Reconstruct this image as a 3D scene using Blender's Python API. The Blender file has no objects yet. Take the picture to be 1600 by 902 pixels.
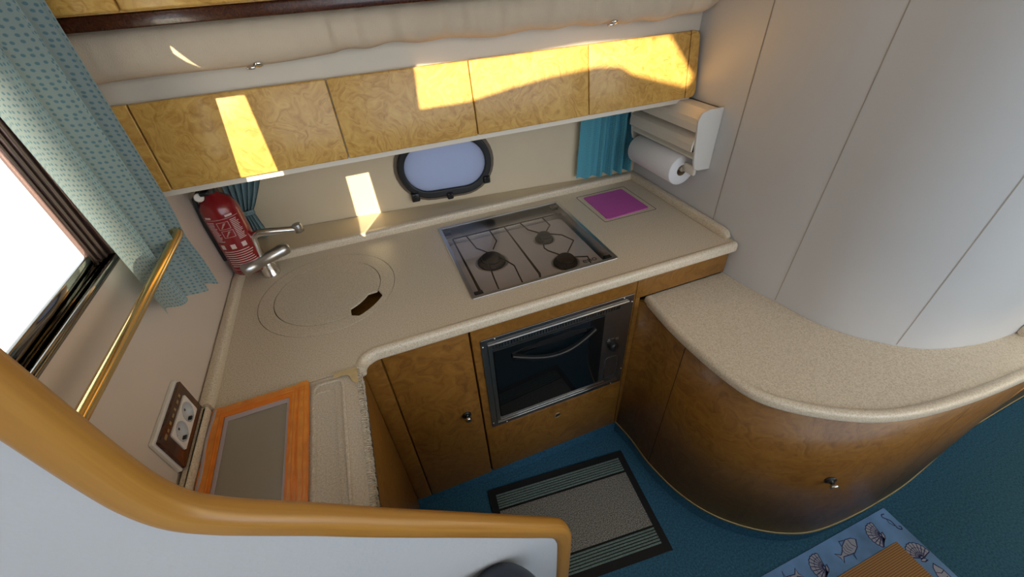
import bpy, bmesh, math, random
from mathutils import Vector, Matrix
random.seed(7)
PI = math.pi
scene = bpy.context.scene
COL = scene.collection

# ------------------------------------------------------------------ camera
cam_d = bpy.data.cameras.new('camera')
cam_d.sensor_width = 36.0
cam_d.lens = 640.51 / 1600.0 * 36.0
cam_d.clip_start = 0.02
cam = bpy.data.objects.new('camera', cam_d)
COL.objects.link(cam)
_r, _u, _b = (0.93168, -0.35904, -0.055332), (0.264492, 0.566, 0.780825), (-0.24903, -0.742115, 0.622294)
cam.matrix_world = Matrix(((_r[0], _u[0], _b[0], 0), (_r[1], _u[1], _b[1], 0), (_r[2], _u[2], _b[2], 1.65), (0, 0, 0, 1)))
scene.camera = cam

# ------------------------------------------------------------------ light
world = bpy.data.worlds.new('sky')
scene.world = world
world.use_nodes = True
wn = world.node_tree.nodes
wn['Background'].inputs[0].default_value = (0.80, 0.89, 1.0, 1)
wn['Background'].inputs[1].default_value = 2.9
SUN = Vector((0.205, 0.395, -0.18)).normalized()
sd = bpy.data.lights.new('sun', 'SUN')
sd.energy = 14.0
sd.color = (1.0, 0.84, 0.60)
sd.angle = math.radians(0.4)
so = bpy.data.objects.new('sun', sd)
so.rotation_euler = SUN.to_track_quat('-Z', 'Y').to_euler()
so.location = (-4, -6, 5)
COL.objects.link(so)
vs = scene.view_settings
vs.view_transform = 'Standard'
vs.look = 'None'
vs.gamma = 1.0
vs.use_curve_mapping = False
vs.exposure = 0.0


# ------------------------------------------------------------------ materials
def new_mat(name):
    m = bpy.data.materials.new(name)
    m.use_nodes = True
    nt = m.node_tree
    return m, nt, nt.nodes['Principled BSDF']


def plain(name, col, rough=0.5, metal=0.0, spec=0.5, coat=0.0, bump=0.0, bscale=200.0, var=0.0, vscale=8.0):
    m, nt, p = new_mat(name)
    p.inputs['Base Color'].default_value = (*col, 1)
    p.inputs['Roughness'].default_value = rough
    p.inputs['Metallic'].default_value = metal
    p.inputs['Specular IOR Level'].default_value = spec
    p.inputs['Coat Weight'].default_value = coat
    p.inputs['Coat Roughness'].default_value = 0.08
    g = nt.nodes.new('ShaderNodeNewGeometry')
    n = nt.nodes.new('ShaderNodeTexNoise')
    n.inputs['Scale'].default_value = vscale
    n.inputs['Detail'].default_value = 4
    nt.links.new(g.outputs['Position'], n.inputs['Vector'])
    r = nt.nodes.new('ShaderNodeValToRGB')
    a, b = 1 - var, 1 + var
    r.color_ramp.elements[0].position = 0.3
    r.color_ramp.elements[1].position = 0.7
    r.color_ramp.elements[0].color = (*[min(1, c * a) for c in col], 1)
    r.color_ramp.elements[1].color = (*[min(1, c * b) for c in col], 1)
    nt.links.new(n.outputs['Fac'], r.inputs['Fac'])
    nt.links.new(r.outputs['Color'], p.inputs['Base Color'])
    if bump:
        n2 = nt.nodes.new('ShaderNodeTexNoise')
        n2.inputs['Scale'].default_value = bscale
        nt.links.new(g.outputs['Position'], n2.inputs['Vector'])
        bp = nt.nodes.new('ShaderNodeBump')
        bp.inputs['Strength'].default_value = bump
        bp.inputs['Distance'].default_value = 0.002
        nt.links.new(n2.outputs['Fac'], bp.inputs['Height'])
        nt.links.new(bp.outputs['Normal'], p.inputs['Normal'])
    return m


def burl(name, dark, mid, light, scale=6.0, rough=0.22, coat=0.35):
    """figured burl veneer: noise-warped bands with fine swirls"""
    m, nt, p = new_mat(name)
    N, L = nt.nodes, nt.links
    g = N.new('ShaderNodeNewGeometry')
    n1 = N.new('ShaderNodeTexNoise'); n1.inputs['Scale'].default_value = scale; n1.inputs['Detail'].default_value = 3
    L.new(g.outputs['Position'], n1.inputs['Vector'])
    sc = N.new('ShaderNodeVectorMath'); sc.operation = 'SCALE'; sc.inputs['Scale'].default_value = 0.35
    L.new(n1.outputs['Color'], sc.inputs[0])
    ad = N.new('ShaderNodeVectorMath'); ad.operation = 'ADD'
    L.new(g.outputs['Position'], ad.inputs[0]); L.new(sc.outputs[0], ad.inputs[1])
    w = N.new('ShaderNodeTexNoise'); w.inputs['Scale'].default_value = scale * 2.6; w.inputs['Detail'].default_value = 9
    w.inputs['Roughness'].default_value = 0.62; w.inputs['Distortion'].default_value = 2.6
    L.new(ad.outputs[0], w.inputs['Vector'])
    r = N.new('ShaderNodeValToRGB')
    e = r.color_ramp.elements
    e[0].position = 0.30; e[0].color = (*dark, 1)
    e[1].position = 0.70; e[1].color = (*light, 1)
    k = e.new(0.48); k.color = (*mid, 1)
    L.new(w.outputs['Fac'], r.inputs['Fac'])
    L.new(r.outputs['Color'], p.inputs['Base Color'])
    p.inputs['Roughness'].default_value = rough
    p.inputs['Specular IOR Level'].default_value = 0.4
    p.inputs['Coat Weight'].default_value = coat
    p.inputs['Coat Roughness'].default_value = 0.06
    return m


def speckle(name, a, b, c, scale=330.0, rough=0.32):
    m, nt, p = new_mat(name)
    N, L = nt.nodes, nt.links
    g = N.new('ShaderNodeNewGeometry')
    n1 = N.new('ShaderNodeTexNoise'); n1.inputs['Scale'].default_value = scale; n1.inputs['Detail'].default_value = 3
    L.new(g.outputs['Position'], n1.inputs['Vector'])
    r = N.new('ShaderNodeValToRGB')
    e = r.color_ramp.elements
    e[0].position = 0.36; e[0].color = (*a, 1)
    e[1].position = 0.66; e[1].color = (*c, 1)
    k = e.new(0.5); k.color = (*b, 1)
    L.new(n1.outputs['Fac'], r.inputs['Fac'])
    L.new(r.outputs['Color'], p.inputs['Base Color'])
    p.inputs['Roughness'].default_value = rough
    return m


def dotted_cloth(name, base, dot, trans=0.35, scale=95.0):
    """curtain cotton with small printed dots, lets some daylight through"""
    m, nt, p = new_mat(name)
    N, L = nt.nodes, nt.links
    tc = N.new('ShaderNodeTexCoord')
    v = N.new('ShaderNodeTexVoronoi'); v.inputs['Scale'].default_value = scale; v.inputs['Randomness'].default_value = 0.35
    v.voronoi_dimensions = '2D'
    L.new(tc.outputs['UV'], v.inputs['Vector'])
    r = N.new('ShaderNodeValToRGB'); e = r.color_ramp.elements
    e[0].position = 0.2; e[0].color = (*dot, 1)
    e[1].position = 0.3; e[1].color = (*base, 1)
    L.new(v.outputs['Distance'], r.inputs['Fac'])
    L.new(r.outputs['Color'], p.inputs['Base Color'])
    p.inputs['Roughness'].default_value = 0.9
    p.inputs['Specular IOR Level'].default_value = 0.1
    t = N.new('ShaderNodeBsdfTranslucent')
    L.new(r.outputs['Color'], t.inputs['Color'])
    mx = N.new('ShaderNodeMixShader'); mx.inputs[0].default_value = trans
    L.new(p.outputs[0], mx.inputs[1]); L.new(t.outputs[0], mx.inputs[2])
    L.new(mx.outputs[0], N['Material Output'].inputs['Surface'])
    return m


def tinted(name, col, gloss=0.12, rough=0.02):
    """thin tinted glass or film: see-through colour plus a mirror sheen"""
    m, nt, p = new_mat(name)
    N, L = nt.nodes, nt.links
    t = N.new('ShaderNodeBsdfTransparent'); t.inputs[0].default_value = (*col, 1)
    g = N.new('ShaderNodeBsdfGlossy'); g.inputs['Roughness'].default_value = rough
    g.inputs['Color'].default_value = (1, 1, 1, 1)
    f = N.new('ShaderNodeLayerWeight'); f.inputs[0].default_value = 0.5
    pw = N.new('ShaderNodeMath'); pw.operation = 'POWER'; pw.inputs[1].default_value = 4.0
    L.new(f.outputs['Facing'], pw.inputs[0])
    ml = N.new('ShaderNodeMath'); ml.operation = 'MULTIPLY'; ml.inputs[1].default_value = 0.6
    L.new(pw.outputs[0], ml.inputs[0])
    mm = N.new('ShaderNodeMath'); mm.operation = 'ADD'; mm.inputs[1].default_value = 0.03 + gloss
    L.new(ml.outputs[0], mm.inputs[0])
    mx = N.new('ShaderNodeMixShader')
    L.new(mm.outputs[0], mx.inputs[0]); L.new(t.outputs[0], mx.inputs[1]); L.new(g.outputs[0], mx.inputs[2])
    L.new(mx.outputs[0], N['Material Output'].inputs['Surface'])
    return m


def film_cloth(name, col, alpha, rough=0.15):
    m, nt, p = new_mat(name)
    p.inputs['Base Color'].default_value = (*col, 1)
    p.inputs['Alpha'].default_value = alpha
    p.inputs['Roughness'].default_value = rough
    g = nt.nodes.new('ShaderNodeTexCoord')
    n = nt.nodes.new('ShaderNodeTexNoise'); n.inputs['Scale'].default_value = 22; n.inputs['Detail'].default_value = 4
    nt.links.new(g.outputs['Object'], n.inputs['Vector'])
    b = nt.nodes.new('ShaderNodeBump'); b.inputs['Strength'].default_value = 0.25; b.inputs['Distance'].default_value = 0.01
    nt.links.new(n.outputs['Fac'], b.inputs['Height']); nt.links.new(b.outputs['Normal'], p.inputs['Normal'])
    return m


M = {}
M['burl'] = burl('honey_burl', (0.41, 0.20, 0.036), (0.60, 0.335, 0.080), (0.72, 0.45, 0.13), scale=6.5, coat=0.15, rough=0.3)
M['burl_shaded'] = burl('shaded_burl', (0.17, 0.07, 0.012), (0.245, 0.107, 0.018), (0.31, 0.145, 0.028), scale=5, rough=0.38, coat=0.12)  # same wood as the lockers, shade down low darkened into its colour
M['burl_dark'] = burl('dark_walnut_burl', (0.02, 0.006, 0.003), (0.06, 0.017, 0.008), (0.12, 0.035, 0.014), scale=14)
M['stone'] = speckle('speckled_composite', (0.60, 0.49, 0.35), (0.735, 0.625, 0.475), (0.82, 0.72, 0.58))
M['gelcoat'] = plain('white_moulding', (0.72, 0.64, 0.53), 0.42, var=0.02)
M['wallpanel'] = plain('off_white_laminate', (0.64, 0.635, 0.635), 0.38, var=0.015, bump=0.05, bscale=30)
M['hull'] = plain('cream_hull_lining', (0.70, 0.58, 0.40), 0.5, var=0.02)
M['leftwall'] = plain('cream_side_lining', (0.70, 0.59, 0.50), 0.4, var=0.02)
M['vinyl'] = plain('white_textured_vinyl', (0.63, 0.66, 0.70), 0.5, bump=0.35, bscale=90, var=0.01)
M['teak'] = None
M['carpet'] = plain('blue_carpet', (0.055, 0.165, 0.265), 1.0, spec=0.05, bump=0.9, bscale=500, var=0.3, vscale=160)
M['black_rubber'] = plain('black_rubber', (0.012, 0.012, 0.013), 0.8, var=0.1)
M['steel'] = plain('brushed_steel', (0.55, 0.54, 0.53), 0.28, metal=1, var=0.04)
M['pan_steel'] = plain('enamel_pan', (0.74, 0.72, 0.73), 0.35, metal=0.0, var=0.03)
M['chrome'] = plain('chrome', (0.72, 0.70, 0.68), 0.1, metal=1)
M['brass'] = plain('brass', (0.80, 0.58, 0.26), 0.18, metal=1)
M['gold'] = plain('gold_trim', (0.45, 0.35, 0.18), 0.5, metal=0.8)
M['black'] = plain('black_plastic', (0.012, 0.012, 0.013), 0.35)
M['black_gloss'] = plain('black_glass', (0.006, 0.007, 0.008), 0.03, spec=0.5, coat=0.0)
M['dark_iron'] = plain('burner_iron', (0.045, 0.035, 0.032), 0.55, metal=0.4)
M['burner_cap'] = plain('burner_cap_enamel', (0.02, 0.017, 0.017), 0.5)
M['wire'] = plain('pan_support_wire', (0.06, 0.05, 0.045), 0.4, metal=0.6)
M['groove'] = plain('dark_groove', (0.07, 0.05, 0.035), 0.9)
M['seam_wood'] = plain('dark_wood_seam', (0.03, 0.014, 0.006), 0.9)
M['seam_wall'] = plain('wall_seam', (0.42, 0.37, 0.31), 0.8)
M['pink'] = plain('magenta_pad', (0.60, 0.11, 0.46), 0.5, var=0.03)
M['red'] = plain('extinguisher_red', (0.25, 0.008, 0.012), 0.22, coat=0.5)
M['print'] = plain('white_print', (0.72, 0.55, 0.52), 0.5)
M['ivory'] = plain('ivory_plastic', (0.78, 0.72, 0.62), 0.35)
M['ivory_side'] = plain('ivory_plastic_panel', (0.74, 0.71, 0.66), 0.4)
M['paper'] = plain('white_kitchen_paper', (0.84, 0.83, 0.85), 0.95, bump=0.3, bscale=260)
M['card'] = plain('cardboard_core', (0.36, 0.27, 0.18), 0.9)
M['socket'] = plain('socket_white', (0.80, 0.76, 0.72), 0.3)
M['porcelain'] = plain('socket_well', (0.55, 0.55, 0.56), 0.35)
M['tape'] = plain('orange_tape', (0.95, 0.26, 0.025), 0.38, var=0.12, vscale=30, bump=0.4, bscale=40)
M['tape_light'] = plain('orange_tape_overlap', (1.0, 0.34, 0.06), 0.32, var=0.18, vscale=35, bump=0.5, bscale=35)
M['tape_liner'] = plain('grey_tape_edge', (0.55, 0.47, 0.50), 0.5)
M['fabric'] = plain('cream_woven_fabric', (0.62, 0.50, 0.37), 0.95, spec=0.1, bump=0.5, bscale=420, var=0.05, vscale=5)
M['navy'] = plain('navy_vinyl', (0.018, 0.024, 0.04), 0.28, var=0.05)
M['deck'] = plain('white_deck', (0.85, 0.84, 0.80), 0.6, var=0.02)
M['opal'] = None
M['curtain_left'] = dotted_cloth('pale_blue_dotted_cotton', (0.41, 0.49, 0.47), (0.18, 0.31, 0.36), 0.30, 82)
M['curtain_back'] = dotted_cloth('turquoise_dotted_cotton', (0.10, 0.38, 0.50), (0.20, 0.48, 0.52), 0.12, 90)
M['curtain_corner'] = dotted_cloth('greyblue_dotted_cotton', (0.24, 0.34, 0.36), (0.11, 0.22, 0.27), 0.12, 110)
M['smoked'] = tinted('smoked_glass', (0.94, 0.91, 0.89), 0.0, 0.01)
M['clear'] = tinted('clear_glass', (0.95, 0.97, 0.96), 0.0, 0.0)
M['film'] = film_cloth('clear_protective_film', (0.80, 0.76, 0.72), 0.15, 0.12)
M['film_edge'] = film_cloth('crumpled_film', (0.66, 0.58, 0.47), 0.55, 0.25)
M['acrylic'] = film_cloth('hazy_plastic_pane', (0.52, 0.46, 0.37), 0.5, 0.2)
M['maroon'] = plain('dark_window_frame', (0.16, 0.10, 0.09), 0.15, metal=0.8)
M['dark_steel'] = plain('dark_steel', (0.24, 0.23, 0.22), 0.25, metal=0.9)
M['frame_dark'] = plain('dark_polished_metal', (0.30, 0.27, 0.24), 0.08, metal=1)
M['frame_light'] = plain('window_frame_metal', (0.50, 0.42, 0.34), 0.15, metal=1)


def teak_mat():
    m, nt, p = new_mat('varnished_blond_wood')
    N, L = nt.nodes, nt.links
    tc = N.new('ShaderNodeTexCoord')
    mp = N.new('ShaderNodeMapping'); mp.inputs['Scale'].default_value = (3, 3, 110)
    L.new(tc.outputs['UV'], mp.inputs['Vector'])
    n = N.new('ShaderNodeTexNoise'); n.inputs['Scale'].default_value = 1.2; n.inputs['Detail'].default_value = 5
    mp.inputs['Scale'].default_value = (2.5, 60, 1)
    L.new(mp.outputs[0], n.inputs['Vector'])
    r = N.new('ShaderNodeValToRGB'); e = r.color_ramp.elements
    e[0].position = 0.3; e[0].color = (0.44, 0.20, 0.035, 1)
    e[1].position = 0.75; e[1].color = (0.56, 0.28, 0.055, 1)
    L.new(n.outputs['Fac'], r.inputs['Fac']); L.new(r.outputs['Color'], p.inputs['Base Color'])
    p.inputs['Roughness'].default_value = 0.33
    p.inputs['Coat Weight'].default_value = 0.25
    p.inputs['Coat Roughness'].default_value = 0.15
    return m


M['teak'] = teak_mat()


def opal_mat():
    m, nt, p = new_mat('frosted_pane')
    p.inputs['Base Color'].default_value = (0.45, 0.47, 0.55, 1)
    p.inputs['Roughness'].default_value = 0.5
    t = nt.nodes.new('ShaderNodeBsdfTranslucent'); t.inputs[0].default_value = (0.36, 0.38, 0.45, 1)
    mx = nt.nodes.new('ShaderNodeMixShader'); mx.inputs[0].default_value = 0.72
    nt.links.new(p.outputs[0], mx.inputs[1]); nt.links.new(t.outputs[0], mx.inputs[2])
    nt.links.new(mx.outputs[0], nt.nodes['Material Output'].inputs['Surface'])
    return m


M['opal'] = opal_mat()


def mat_weave():
    """doormat field: grey-beige speckled pile"""
    return speckle('speckled_grey_pile', (0.08, 0.075, 0.065), (0.27, 0.255, 0.23), (0.50, 0.48, 0.43), scale=300, rough=1.0)


M['pile'] = mat_weave()
M['stripe'] = plain('grey_green_stripe_pile', (0.21, 0.29, 0.27), 1.0, bump=0.6, bscale=500, var=0.3, vscale=200)
M['sisal'] = None


def sisal_mat():
    m, nt, p = new_mat('tan_ribbed_mat')
    N, L = nt.nodes, nt.links
    g = N.new('ShaderNodeNewGeometry')
    w = N.new('ShaderNodeTexWave'); w.inputs['Scale'].default_value = 55; w.inputs['Distortion'].default_value = 0.3
    w.bands_direction = 'Y'
    L.new(g.outputs['Position'], w.inputs['Vector'])
    r = N.new('ShaderNodeValToRGB'); e = r.color_ramp.elements
    e[0].color = (0.26, 0.13, 0.05, 1); e[1].color = (0.55, 0.31, 0.13, 1)
    L.new(w.outputs['Fac'], r.inputs['Fac']); L.new(r.outputs['Color'], p.inputs['Base Color'])
    p.inputs['Roughness'].default_value = 0.95
    return m


M['sisal'] = sisal_mat()
M['mat_blue'] = plain('printed_blue_cloth', (0.17, 0.34, 0.66), 0.9, var=0.25, vscale=9)
M['mat_ink'] = plain('dark_blue_ink', (0.03, 0.04, 0.16), 0.9)
M['mat_pale'] = plain('pale_lilac_ink', (0.42, 0.45, 0.58), 0.9)


# ------------------------------------------------------------------ mesh helpers
class MB:
    """collects geometry; several materials per mesh allowed"""

    def __init__(self):
        self.v, self.f, self.mi, self.uv, self.sm = [], [], [], [], []

    def add(self, verts, faces, mi=0, smooth=False, uvs=None):
        o = len(self.v)
        self.v += [Vector(p) for p in verts]
        for k, f in enumerate(faces):
            self.f.append([i + o for i in f])
            self.mi.append(mi)
            self.sm.append(smooth)
            self.uv.append([uvs[i] for i in f] if uvs else None)
        return self

    def box(self, lo, hi, mi=0, bevel=0.0, seg=2, rot=None, org=None):
        bm = bmesh.new()
        bmesh.ops.create_cube(bm, size=1.0)
        s = [hi[i] - lo[i] for i in range(3)]
        c = [(hi[i] + lo[i]) / 2 for i in range(3)]
        for v in bm.verts:
            v.co = Vector((v.co[i] * s[i] for i in range(3)))
        if bevel > 0:
            bmesh.ops.bevel(bm, geom=bm.edges[:], offset=min(bevel, min(abs(k) for k in s) * 0.49), segments=seg, profile=0.5, affect='EDGES')
        for v in bm.verts:
            v.co = v.co + Vector(c)
            if rot is not None:
                v.co = rot @ (v.co - Vector(org)) + Vector(org)
        self.from_bm(bm, mi, bevel > 0)
        return self

    def from_bm(self, bm, mi=0, smooth=False, mat=None):
        bm.verts.index_update()
        vs_ = [(mat @ v.co if mat else v.co.copy()) for v in bm.verts]
        self.add(vs_, [[v.index for v in f.verts] for f in bm.faces], mi, smooth)
        bm.free()

    def slab(self, outlines, z0, z1, bevel=0.0, mi=0, frame=None, seg=3):
        """outlines: list of 2-D loops (first outer, others holes), extruded z0..z1, optional rounded rims.
        frame: 4x4 matrix from slab coordinates to world"""
        cu = bpy.data.curves.new('tmp', 'CURVE')
        cu.dimensions = '2D'
        cu.fill_mode = 'BOTH'
        for pts in outlines:
            sp = cu.splines.new('POLY')
            sp.points.add(len(pts) - 1)
            for i, q in enumerate(pts):
                sp.points[i].co = (q[0], q[1], 0, 1)
            sp.use_cyclic_u = True
        h = (z1 - z0) / 2
        cu.extrude = max(h - bevel, 1e-5)
        if bevel > 0:
            cu.bevel_depth = bevel
            cu.bevel_resolution = seg
            cu.offset = -bevel
        ob = bpy.data.objects.new('tmp', cu)
        COL.objects.link(ob)
        dg = bpy.context.evaluated_depsgraph_get()
        me = bpy.data.meshes.new_from_object(ob.evaluated_get(dg))
        COL.objects.unlink(ob)
        bpy.data.objects.remove(ob)
        T = Matrix.Translation((0, 0, (z0 + z1) / 2))
        if frame is not None:
            T = frame @ T
        bm = bmesh.new(); bm.from_mesh(me)
        bmesh.ops.remove_doubles(bm, verts=bm.verts[:], dist=1e-5)
        bmesh.ops.recalc_face_normals(bm, faces=bm.faces[:])
        self.from_bm(bm, mi, False, T)
        bpy.data.meshes.remove(me)
        return self

    def sweep(self, path, section, up=(0, 0, 1), closed=False, mi=0, smooth=True, scale=None, caps=True):
        """section: list of (a,b): a along the side vector, b along up-ish"""
        P = [Vector(p) for p in path]
        n, k = len(P), len(section)
        verts, uvs = [], []
        L = 0.0
        upv = Vector(up)
        for i in range(n):
            if closed:
                t = P[(i + 1) % n] - P[i - 1]
            else:
                t = P[min(i + 1, n - 1)] - P[max(i - 1, 0)]
            t.normalize()
            side = t.cross(upv)
            if side.length < 1e-4:
                side = t.cross(Vector((0, 1, 0)))
            side.normalize()
            u2 = side.cross(t).normalized()
            # keep the section width through bends
            mit = 1.0
            if 0 < i < n - 1 or closed:
                a = (P[(i + 1) % n] - P[i]).normalized()
                mit = 1.0 / max(0.5, a.dot(t))
            s = scale[i] if scale else 1.0
            if i: L += (P[i] - P[i - 1]).length
            for j, (a_, b_) in enumerate(section):
                verts.append(P[i] + side * (a_ * s * mit) + u2 * (b_ * s))
                uvs.append((L, j / k * 0.2))
        faces = []
        m = n if closed else n - 1
        for i in range(m):
            for j in range(k):
                a, b = i * k + j, i * k + (j + 1) % k
                c, d = ((i + 1) % n) * k + (j + 1) % k, ((i + 1) % n) * k + j
                faces.append([a, d, c, b])
        self.add(verts, faces, mi, smooth, uvs)
        if not closed and caps:
            self.add(verts[:k], [list(range(k))], mi, False)
            self.add(verts[-k:], [list(range(k))[::-1]], mi, False)
        return self

    def tube(self, path, r, mi=0, seg=12, closed=False, scale=None, up=(0, 0, 1)):
        return self.sweep(path, circ(r, seg), up, closed, mi, True, scale)

    def lathe(self, prof, center, axis=(0, 0, 1), seg=32, mi=0, smooth=True, capped=True):
        """prof: (radius, height) pairs along axis from center"""
        ax = Vector(axis).normalized()
        q = Vector((0, 0, 1)).rotation_difference(ax)
        c = Vector(center)
        verts, faces = [], []
        for r, h in prof:
            for j in range(seg):
                a = 2 * PI * j / seg
                verts.append(c + q @ Vector((r * math.cos(a), r * math.sin(a), h)))
        for i in range(len(prof) - 1):
            for j in range(seg):
                faces.append([i * seg + j, i * seg + (j + 1) % seg, (i + 1) * seg + (j + 1) % seg, (i + 1) * seg + j])
        self.add(verts, faces, mi, smooth)
        if capped:
            if prof[0][0] > 1e-4: self.add(verts[:seg], [list(range(seg))[::-1]], mi, False)
            if prof[-1][0] > 1e-4: self.add(verts[-seg:], [list(range(seg))], mi, False)
        return self

    def grid(self, fn, nu, nv, mi=0, smooth=True, thick=0.0):
        verts, uvs = [], []
        for i in range(nu + 1):
            for j in range(nv + 1):
                u, v = i / nu, j / nv
                verts.append(Vector(fn(u, v)))
                uvs.append((u, v))
        faces = [[i * (nv + 1) + j, (i + 1) * (nv + 1) + j, (i + 1) * (nv + 1) + j + 1, i * (nv + 1) + j + 1] for i in range(nu) for j in range(nv)]
        self.add(verts, faces, mi, smooth, uvs)
        return self

    def build(self, name, mats, parent=None, autosmooth=True, origin=None):
        me = bpy.data.meshes.new(name)
        if parent is not None:
            off = parent['_o'] if '_o' in parent else (0, 0, 0)
            off = Vector(off)
        else:
            if origin is None:
                xs = [p.x for p in self.v]; ys = [p.y for p in self.v]; zs = [p.z for p in self.v]
                origin = ((min(xs) + max(xs)) / 2, (min(ys) + max(ys)) / 2, min(zs))
            off = Vector(origin)
        me.from_pydata([p - off for p in self.v], [], self.f)
        if not isinstance(mats, (list, tuple)): mats = [mats]
        for mt in mats: me.materials.append(mt)
        me.polygons.foreach_set('material_index', self.mi)
        me.polygons.foreach_set('use_smooth', self.sm)
        if any(self.uv):
            ul = me.uv_layers.new(name='UVMap')
            k = 0
            for f, uv in zip(self.f, self.uv):
                for c in range(len(f)):
                    ul.data[k].uv = uv[c] if uv else (0, 0)
                    k += 1
        me.update()
        ob = bpy.data.objects.new(name, me)
        COL.objects.link(ob)
        if parent is not None:
            ob.parent = parent
            ob['_o'] = tuple(off)
        else:
            ob.location = off
            ob['_o'] = tuple(off)
        return ob


def circ(r, n=12):
    return [(r * math.cos(2 * PI * i / n), r * math.sin(2 * PI * i / n)) for i in range(n)]


def rrect(w, h, r, n=4):
    """rounded rectangle section centred on 0"""
    out = []
    for cx, cy, a0 in ((w / 2 - r, h / 2 - r, 0), (-w / 2 + r, h / 2 - r, 90), (-w / 2 + r, -h / 2 + r, 180), (w / 2 - r, -h / 2 + r, 270)):
        for i in range(n + 1):
            a = math.radians(a0 + 90 * i / n)
            out.append((cx + r * math.cos(a), cy + r * math.sin(a)))
    return out


def rect2(x0, y0, x1, y1, r=0.0, n=5):
    if r <= 0: return [(x0, y0), (x1, y0), (x1, y1), (x0, y1)]
    return [(p[0] + (x0 + x1) / 2, p[1] + (y0 + y1) / 2) for p in rrect(x1 - x0, y1 - y0, r, n)]


def circle2(cx, cy, r, n=64):
    return [(cx + r * math.cos(2 * PI * i / n), cy + r * math.sin(2 * PI * i / n)) for i in range(n)]


def arc2(cx, cy, r, a0, a1, n=8):
    return [(cx + r * math.cos(math.radians(a0 + (a1 - a0) * i / n)), cy + r * math.sin(math.radians(a0 + (a1 - a0) * i / n))) for i in range(n + 1)]


def smooth_path(pts, sub=6):
    """Catmull-Rom through the points (2-D or 3-D)"""
    P = [Vector(p) for p in pts]
    out = []
    for i in range(len(P) - 1):
        p0, p1, p2, p3 = P[max(i - 1, 0)], P[i], P[i + 1], P[min(i + 2, len(P) - 1)]
        for k in range(sub):
            t = k / sub
            out.append(0.5 * ((2 * p1) + (p2 - p0) * t + (2 * p0 - 5 * p1 + 4 * p2 - p3) * t * t + (3 * p1 - p0 - 3 * p2 + p3) * t ** 3))
    out.append(P[-1])
    return [tuple(p) for p in out]


# frames for vertical slabs: (a,b,depth) -> world
def frame_xz(y):   # a = x, b = z, thickness towards -y
    return Matrix(((1, 0, 0, 0), (0, 0, -1, y), (0, 1, 0, 0), (0, 0, 0, 1)))


def frame_yz(x):   # a = y, b = z, thickness towards +x
    return Matrix(((0, 0, 1, x), (1, 0, 0, 0), (0, 1, 0, 0), (0, 0, 0, 1)))


def thing(name, label, cat, loc, group=None):
    o = bpy.data.objects.new(name, None)
    COL.objects.link(o)
    o.location = loc
    o['_o'] = tuple(loc)
    o.empty_display_size = 0.05
    o['label'] = label
    o['category'] = cat
    if group: o['group'] = group
    return o


def tag(o, label, cat, group=None, kind=None):
    o['label'] = label
    o['category'] = cat
    if group: o['group'] = group
    if kind: o['kind'] = kind
    return o


def struct(o, label=None):
    o['kind'] = 'structure'
    if label: o['label'] = label
    return o


def text_mesh(mb, s, size, mat4, mi=0, ext=0.0003):
    cu = bpy.data.curves.new('tmp', 'FONT')
    cu.body = s; cu.size = size; cu.extrude = ext; cu.align_x = 'CENTER'; cu.align_y = 'CENTER'
    ob = bpy.data.objects.new('tmp', cu); COL.objects.link(ob)
    dg = bpy.context.evaluated_depsgraph_get()
    me = bpy.data.meshes.new_from_object(ob.evaluated_get(dg))
    COL.objects.unlink(ob); bpy.data.objects.remove(ob)
    bm = bmesh.new(); bm.from_mesh(me)
    mb.from_bm(bm, mi, False, mat4)


# ================================================================== SETTING
LW = -0.49           # inner face of the left side wall
BACK = ((-0.56, 1.578), (1.12, 1.391))     # the hull lining runs slightly askew
# floor
struct(MB().box((-0.7, -2.6, -0.05), (3.6, 1.7, 0.0)).build('floor', M['carpet']))
# unseen raised saloon floor and far side wall, added to block low light
struct(MB().box((-0.49, -4.2, 0.0), (3.4, -0.55, 0.72)).build('trim_added_saloon_floor', M['carpet']))
struct(MB().box((3.4, -4.2, 0.0), (3.45, 1.7, 2.8)).build('wall_far_added', M['wallpanel']))
# left wall: side window, plus unseen openings shaped to cast the sun patches
side_holes = [
    [(0.555, 1.262), (0.885, 1.262), (0.885, 1.585), (0.754, 1.628), (0.600, 1.698), (0.565, 1.53)],
    [(-0.13, 2.05), (-0.13, 1.942), (-0.4, 2.066), (-0.617, 2.182), (-0.841, 2.298), (-1.126, 2.436), (-1.28, 2.497), (-1.354, 2.507), (-1.765, 2.628), (-1.81, 2.675), (-1.60, 2.705), (-1.051, 2.468), (-0.627, 2.268), (-0.40, 2.165)],
    [(0.275, 1.865), (0.165, 1.912), (0.245, 1.828)],
    [(0.640, 1.716), (0.700, 1.712), (0.775, 1.728), (0.775, 1.742), (0.700, 1.737)],
]
wl = MB().slab([[(-4.2, -0.05), (1.75, -0.05), (1.75, 3.6), (-4.2, 3.6)]] + side_holes, -0.008, 0.0, frame=frame_yz(LW))
struct(wl.build('wall_left', M['leftwall']))
# ceiling (coachroof) above everything, open towards the saloon behind the viewer
struct(MB().box((-0.489, -2.3, 2.75), (3.6, 1.8, 2.8)).build('ceiling', M['gelcoat']))
# hull lining behind the worktop, with the oval port opening
ang = math.atan2(BACK[1][1] - BACK[0][1], BACK[1][0] - BACK[0][0])
ca, sa = math.cos(ang), math.sin(ang)


def hull(s, z, d=0.0):
    """point on the lining: s metres along it from x=.654, d metres off it towards the galley"""
    return Vector((0.654 + s * ca + d * sa, 1.443 + s * sa - d * ca, z))


FH = Matrix(((ca, 0, sa, 0.654), (sa, 0, -ca, 1.443), (0, 1, 0, 0), (0, 0, 0, 1)))
PS, PZ = -0.387, 1.073


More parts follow.
